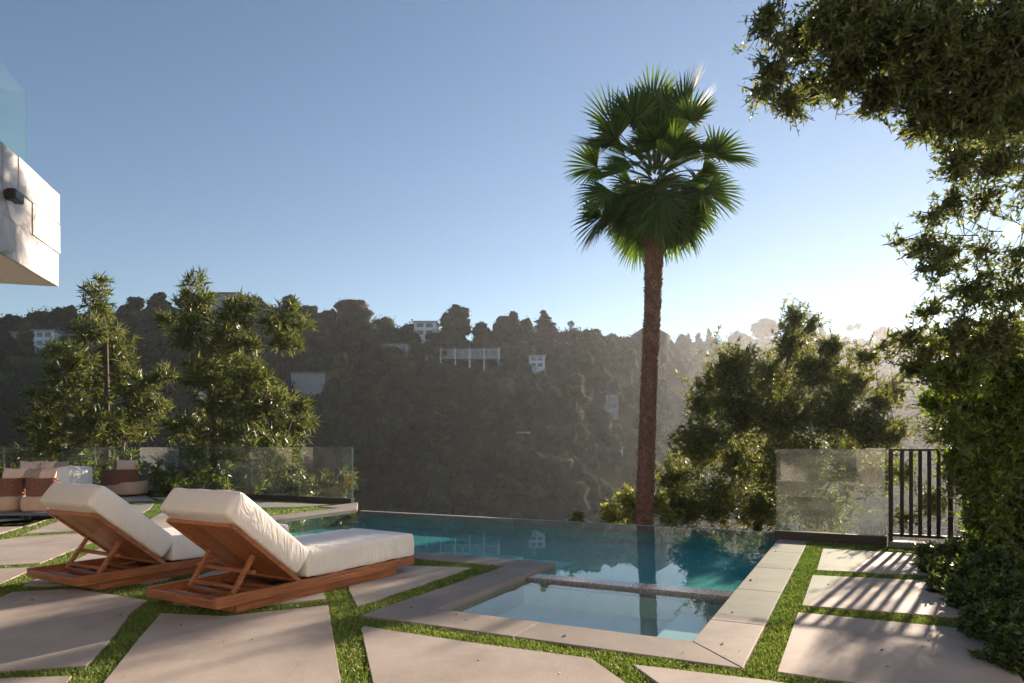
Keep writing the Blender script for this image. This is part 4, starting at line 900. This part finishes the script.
def forest():
    for a, b, w_, h_ in HOUSES: HY_.append(hit(a, b + h_ / 2) or 0)
    P = []; D_ = []; S = []; C = []
    def scatter(n, ylo, yhi, xr, rmin, rmax, nq):
        Y = rng.uniform(ylo, yhi, n); X = rng.uniform(-xr, xr, n) * Y
        p = CX + F * X / Y; D = np.interp(p, TPS, TDS); k = (Y < D + 12); X, Y, D, p = X[k], Y[k], D[k], p[k]
        Z = hill(X, Y); yp = HY - (Z + 6 - H) / Y * F; k = (yp < 600) & (yp > 300); X, Y, Z = X[k], Y[k], Z[k]
        for x, y, z in zip(X, Y, Z):
            pxx = CX + F * x / y; pyt, pyb = HY - (z + 5 - H) / y * F, HY - (z - 1 - H) / y * F
            if any(y < yh and abs(pxx - a) < w_ / 2 + 4 and pyt < b + h_ * .3 and pyb > b - h_ / 2 for (a, b, w_, h_), yh in zip(HOUSES, HY_)): continue
            sc = max(1, y / 400); r = random.uniform(rmin, rmax) * random.choice((.7, 1, 1, 1.35)); h = r * random.uniform(.7, 1.25)
            C.append(core((x, y, z + h * .5), r * .64, h * .68))
            a, b, s = crown_quads((x, y, z + h * .6), r * .95, h * .95, nq, max(.42, .5 * y / 200) if y < 300 else .4 * y / 200); P.append(a); D_.append(b); S.append(s)
        return len(X)
    n1 = scatter(5600, 90, 330, 1.1, 2.2, 4.8, 300); n2 = scatter(3600, 300, 900, .9, 5, 10, 120)
    print('forest crowns', n1, n2)
    P = np.concatenate(P); D_ = np.concatenate(D_); S = np.concatenate(S) * rng.uniform(.7, 1.3, len(P))
    tag(foliage_mass('forest', P, D_, S, C, M['forest']), 'dense dark brush and trees covering the hillsides across the canyon', 'forest', kind='stuff')
forest()
FT = [  # px, skyline top, width px, kind, label
 (14, 318, 34, 'far', 'rounded hilltop tree at the far left edge of the ridge'), (40, 315, 32, 'far', 'flat dark ridge tree above the pale terraced house'), (68, 306, 26, 'far', 'airy ridge tree left of the slender evergreen'),
 (135, 297, 22, 'far', 'small round tree on the ridge right of the slender evergreen'), (158, 293, 22, 'far', 'umbrella shaped tree on the highest part of the left ridge'), (256, 300, 24, 'far', 'dark tree beside the flat roof on the ridge'),
 (308, 306, 26, 'far', 'dark bushy ridge tree right of the broad tufted tree'), (328, 312, 26, 'far', 'dark bushy tree left of the tall russet tree'), (354, 298, 46, 'far_brown', 'tall russet tree on the ridge'),
 (411, 331, 32, 'far', 'very dark round tree left of the long pavilion house'), (456, 308, 42, 'far', 'large round tree above the long pavilion house'), (482, 322, 24, 'far', 'thin open tree between two round ridge trees'), (507, 315, 38, 'far', 'spreading ridge tree above the right end of the long pavilion house'),
 (545, 311, 34, 'cone', 'pointed conical tree on the ridge above the small white house'), (590, 334, 30, 'far', 'bushy ridge tree right of the thin distant palm'), (614, 336, 24, 'far', 'low rounded ridge tree left of the palm trunk'), (632, 338, 20, 'far', 'last ridge tree before the palm trunk'),
 (688, 334, 11, 'cone', 'small far conical tree just right of the palm trunk'), (698, 333, 12, 'cone', 'far conical tree, second right of the palm trunk'), (709, 329, 9, 'cone', 'tallest far conical tree right of the palm trunk'), (742, 334, 20, 'far', 'hazy far tree left of the big hazy dome tree'), (766, 321, 34, 'far', 'big hazy dome shaped tree on the far ridge'),
 (800, 328, 14, 'cone', 'hazy pointed tree right of the backlit tree top'), (822, 328, 14, 'cone', 'hazy narrow tree left of the two far palms'), (884, 328, 22, 'far', 'hazy flat tree on the far right ridge'), (905, 330, 18, 'far', 'faint hazy tree at the right end of the far ridge'),
 (100, 312, 30, 'far', 'dark ridge tree behind the slender evergreen'), (190, 300, 30, 'far', 'dark ridge tree behind the tufted evergreen'), (290, 295, 22, 'far', 'ridge tree rising behind the rightmost leafy tuft'), (380, 325, 24, 'far', 'low dark tree right of the russet tree')]
def mass_tree(name, label, x, y, z, hgt, r, kd, mt, group, qs, base_f=.35):
    rt = empty(name, (x, y, z), label, 'tree', group); pos, dr, S, C = [], [], [], []
    def lump(cx, cy, cz, rr1, hh, n):
        C.append(core((cx, cy, cz), rr1 * .66, hh * .7)); a, b, s = crown_quads((cx, cy, cz), rr1 * .92, hh * .92, int(n * 1.9), qs * .85); pos.append(a); dr.append(b); S.append(s)
    if kd == 'cone':
        for k in range(9):
            f_ = k / 8; lump(x + random.uniform(-.1, .1) * r, y, z + hgt * (.22 + .74 * f_), r * (1.0 - .8 * f_) * random.uniform(.85, 1.15), hgt * .09, int(110 * (1.2 - f_)))
    else:
        for k in range(13):
            an = k * 2.4; f_ = random.uniform(0, 1); ro = r * .62 * random.uniform(.35, 1) * (1 - .5 * f_)
            lump(x + ro * math.cos(an), y + ro * math.sin(an) * .8, z + hgt * (base_f + .12 + (.80 - base_f) * f_ * .95), r * random.uniform(.3, .48), r * random.uniform(.25, .4), 90)
        lump(x, y, z + hgt - r * .3, r * .42, r * .32, 90); lump(x, y, z + hgt * (base_f + .3), r * .6, hgt * .2, 120)
    pos = np.concatenate(pos); dr = np.concatenate(dr); S = np.concatenate(S) * rng.uniform(.7, 1.3, len(pos))
    foliage_mass('crown', pos, dr, S, C, M[mt], rt)
    MB().tube([(x, y, z - 1), (x, y, z + hgt * .6)], [.35, .15], 6).build('trunk', M['bark'], rt)
for px, ty, w, kd, lab in FT:
    D = float(np.interp(px, TPS, TDS)) * (.985 if px < 640 else .98); x, y, z = hmap(px, D); topz = H + (HY - ty) / F * D
    mass_tree('hillside_tree', lab, x, y, z, max(topz - z, 5), w / F * D / 2 * 1.3, kd, 'far' if kd == 'cone' else kd, 'trees along the ridge', max(.38, .42 * D / 200), .3)
for px, py, w, mt, lab in [(575, 408, 38, 'far_sunlit', 'yellow lit tree on the middle of the dark slope'), (345, 385, 36, 'far_sunlit', 'pale olive tree on the slope under the russet tree'), (400, 398, 26, 'far', 'green tree on the slope above the pool fence end'), (430, 360, 16, 'far_sunlit', 'small yellow green tree left of the long pavilion house'), (35, 362, 28, 'far_sunlit', 'tan green tree below the pale terraced house'), (630, 372, 26, 'far_sunlit', 'grey green lit tree beside the palm trunk'), (455, 478, 26, 'far', 'green tree low on the slope above the pool edge')]:
    Y = hit(px, py + w * .45); X = (px - CX) / F * Y; zg = float(hill(X, Y)); r = w / F * Y / 2
    mass_tree('hillside_tree', lab, X, Y - 3, zg, 2.3 * r + 1.5, r, 'far', mt, 'trees on the slope', .42, .3)
for px, ty, lab in [(571, 321, 'thin distant palm right of the conical ridge tree'), (850, 327, 'left one of two faint far palms on the ridge'), (858, 325, 'right one of two faint far palms on the ridge'), (812, 331, 'faint far palm between hazy trees')]:
    D = float(np.interp(px, TPS, TDS)) * .98; x, y, z = hmap(px, D); topz = H + (HY - ty) / F * D; rt = empty('distant_palm', (x, y, z), lab, 'palm tree', 'palms on the ridges')
    MB().tube([(x, y, z - 1), (x, y, topz - 1)], [.35, .25], 6).build('trunk', M['bark'], rt)
    a, b, s = crown_quads((x, y, topz - 1), 1.6 * D / 300, 1.3 * D / 300, 160, .9 * D / 300); leaves_mesh('crown', a, b, s, s * .35, M['far'], rt)

# ---------------------------------------------------------------- houses on the hill
def hill_house(px, py, wpx, hpx, Y, label, wall='stucco_white', roof=.4, nwin=3, depth=8, rot=0, floors=1, cols=0):
    """px, py: centre of its visible front as it shows; built at its distance Y"""
    yh = hit(px, py + hpx / 2); Y = max(yh - 5, 80) if yh else Y
    X = (px - CX) / F * Y; w = wpx / F * Y; h = hpx / F * Y; z1 = H + (HY - py) / F * Y + h / 2; z0 = z1 - h
    rt = empty('hill_house', (X, Y, z0), label, 'house', 'houses on the hillsides'); rt.rotation_euler.z = rot
    b = MB(); b.box(-w / 2, w / 2, 0, depth, -3 if not cols else 0, h); b.build('wall', M[wall], rt, world=False)
    rb = MB(); rb.box(-w / 2 - roof, w / 2 + roof, -roof, depth + roof, h + .002, h + .3); rb.build('roof', M['roof' if wall != 'stucco_white' else 'stucco_grey'], rt, world=False)
    for fl in range(floors):
        fh = h / floors
        for k in range(nwin):
            ww = w / (nwin + .4); x0 = -w / 2 + ww * (k + .3); mb = MB(); mb.box(x0, x0 + ww * .72, -.04, -.004, fl * fh + fh * .25, fl * fh + fh * .82); mb.build('window', M['window'], rt, world=False)
    for k in range(cols):
        x0 = -w / 2 + (w - .4) * k / (cols - 1); mb = MB(); mb.box(x0, x0 + .4, -1.2, -.8, -h * 1.6, h - .003); mb.build('column', M['stucco_white'], rt, world=False)
hill_house(28, 337, 34, 9, 165, 'long pale upper house with flat roof at the far left ridge', 'stucco_grey', nwin=4)
hill_house(44, 343, 20, 24, 162, 'pale stepped terraced house at the far left of the ridge', 'stucco_white', nwin=2, floors=3)
hill_house(226, 296, 28, 5, 196, 'dark flat roofed house on top of the ridge behind the tufted evergreen', 'stucco_grey', nwin=3)
hill_house(200, 387, 20, 9, 150, 'small white building glimpsed between the two evergreens', 'stucco_white', nwin=2, rot=.3)
hill_house(308, 380, 34, 14, 160, 'grey low house on the slope right of the broad evergreen', 'stucco_grey', nwin=4)
hill_house(463, 354, 74, 10, 178, 'long pavilion house with white columns on the slope', 'stucco_grey', nwin=8, cols=6, rot=-.08)
hill_house(425, 329, 22, 14, 205, 'white house peeking above the dark trees left of the large round tree', 'stucco_white', nwin=2, floors=2)
hill_house(395, 350, 26, 12, 195, 'grey boxy house behind the very dark round tree', 'stucco_grey', nwin=3)
hill_house(537, 362, 16, 12, 180, 'small white two storey house under the conical tree', 'stucco_white', nwin=2, floors=2)
hill_house(612, 402, 13, 15, 165, 'narrow pale house low on the slope left of the palm', 'stucco_grey', nwin=2, floors=2, rot=.1)
hill_house(521, 435, 16, 4, 140, 'white low roofed building low on the slope', 'stucco_white', nwin=3)
hill_house(617, 450, 12, 4, 140, 'small pale shed near the palm trunk at the bottom of the slope', 'stucco_white', nwin=1)
hill_house(518, 350, 36, 6, 215, 'tan terrace house right of the long pavilion', 'stucco_grey', nwin=4)

# ---------------------------------------------------------------- haze
hz = MB(); hz.box(-1150, 1150, -160, 1000, -170, 125)
m, nt, p, out = nodes_of('haze'); nt.nodes.remove(p)
pv = N(nt, 'ShaderNodeVolumePrincipled', Density=HAZE_DENS, Anisotropy=.5); pv.inputs['Color'].default_value = (.84, .90, .98, 1)
nt.links.new(pv.outputs[0], out.inputs['Volume'])
tag(hz.build('haze', m), 'thin pale morning haze filling the canyon air', 'haze', kind='stuff')
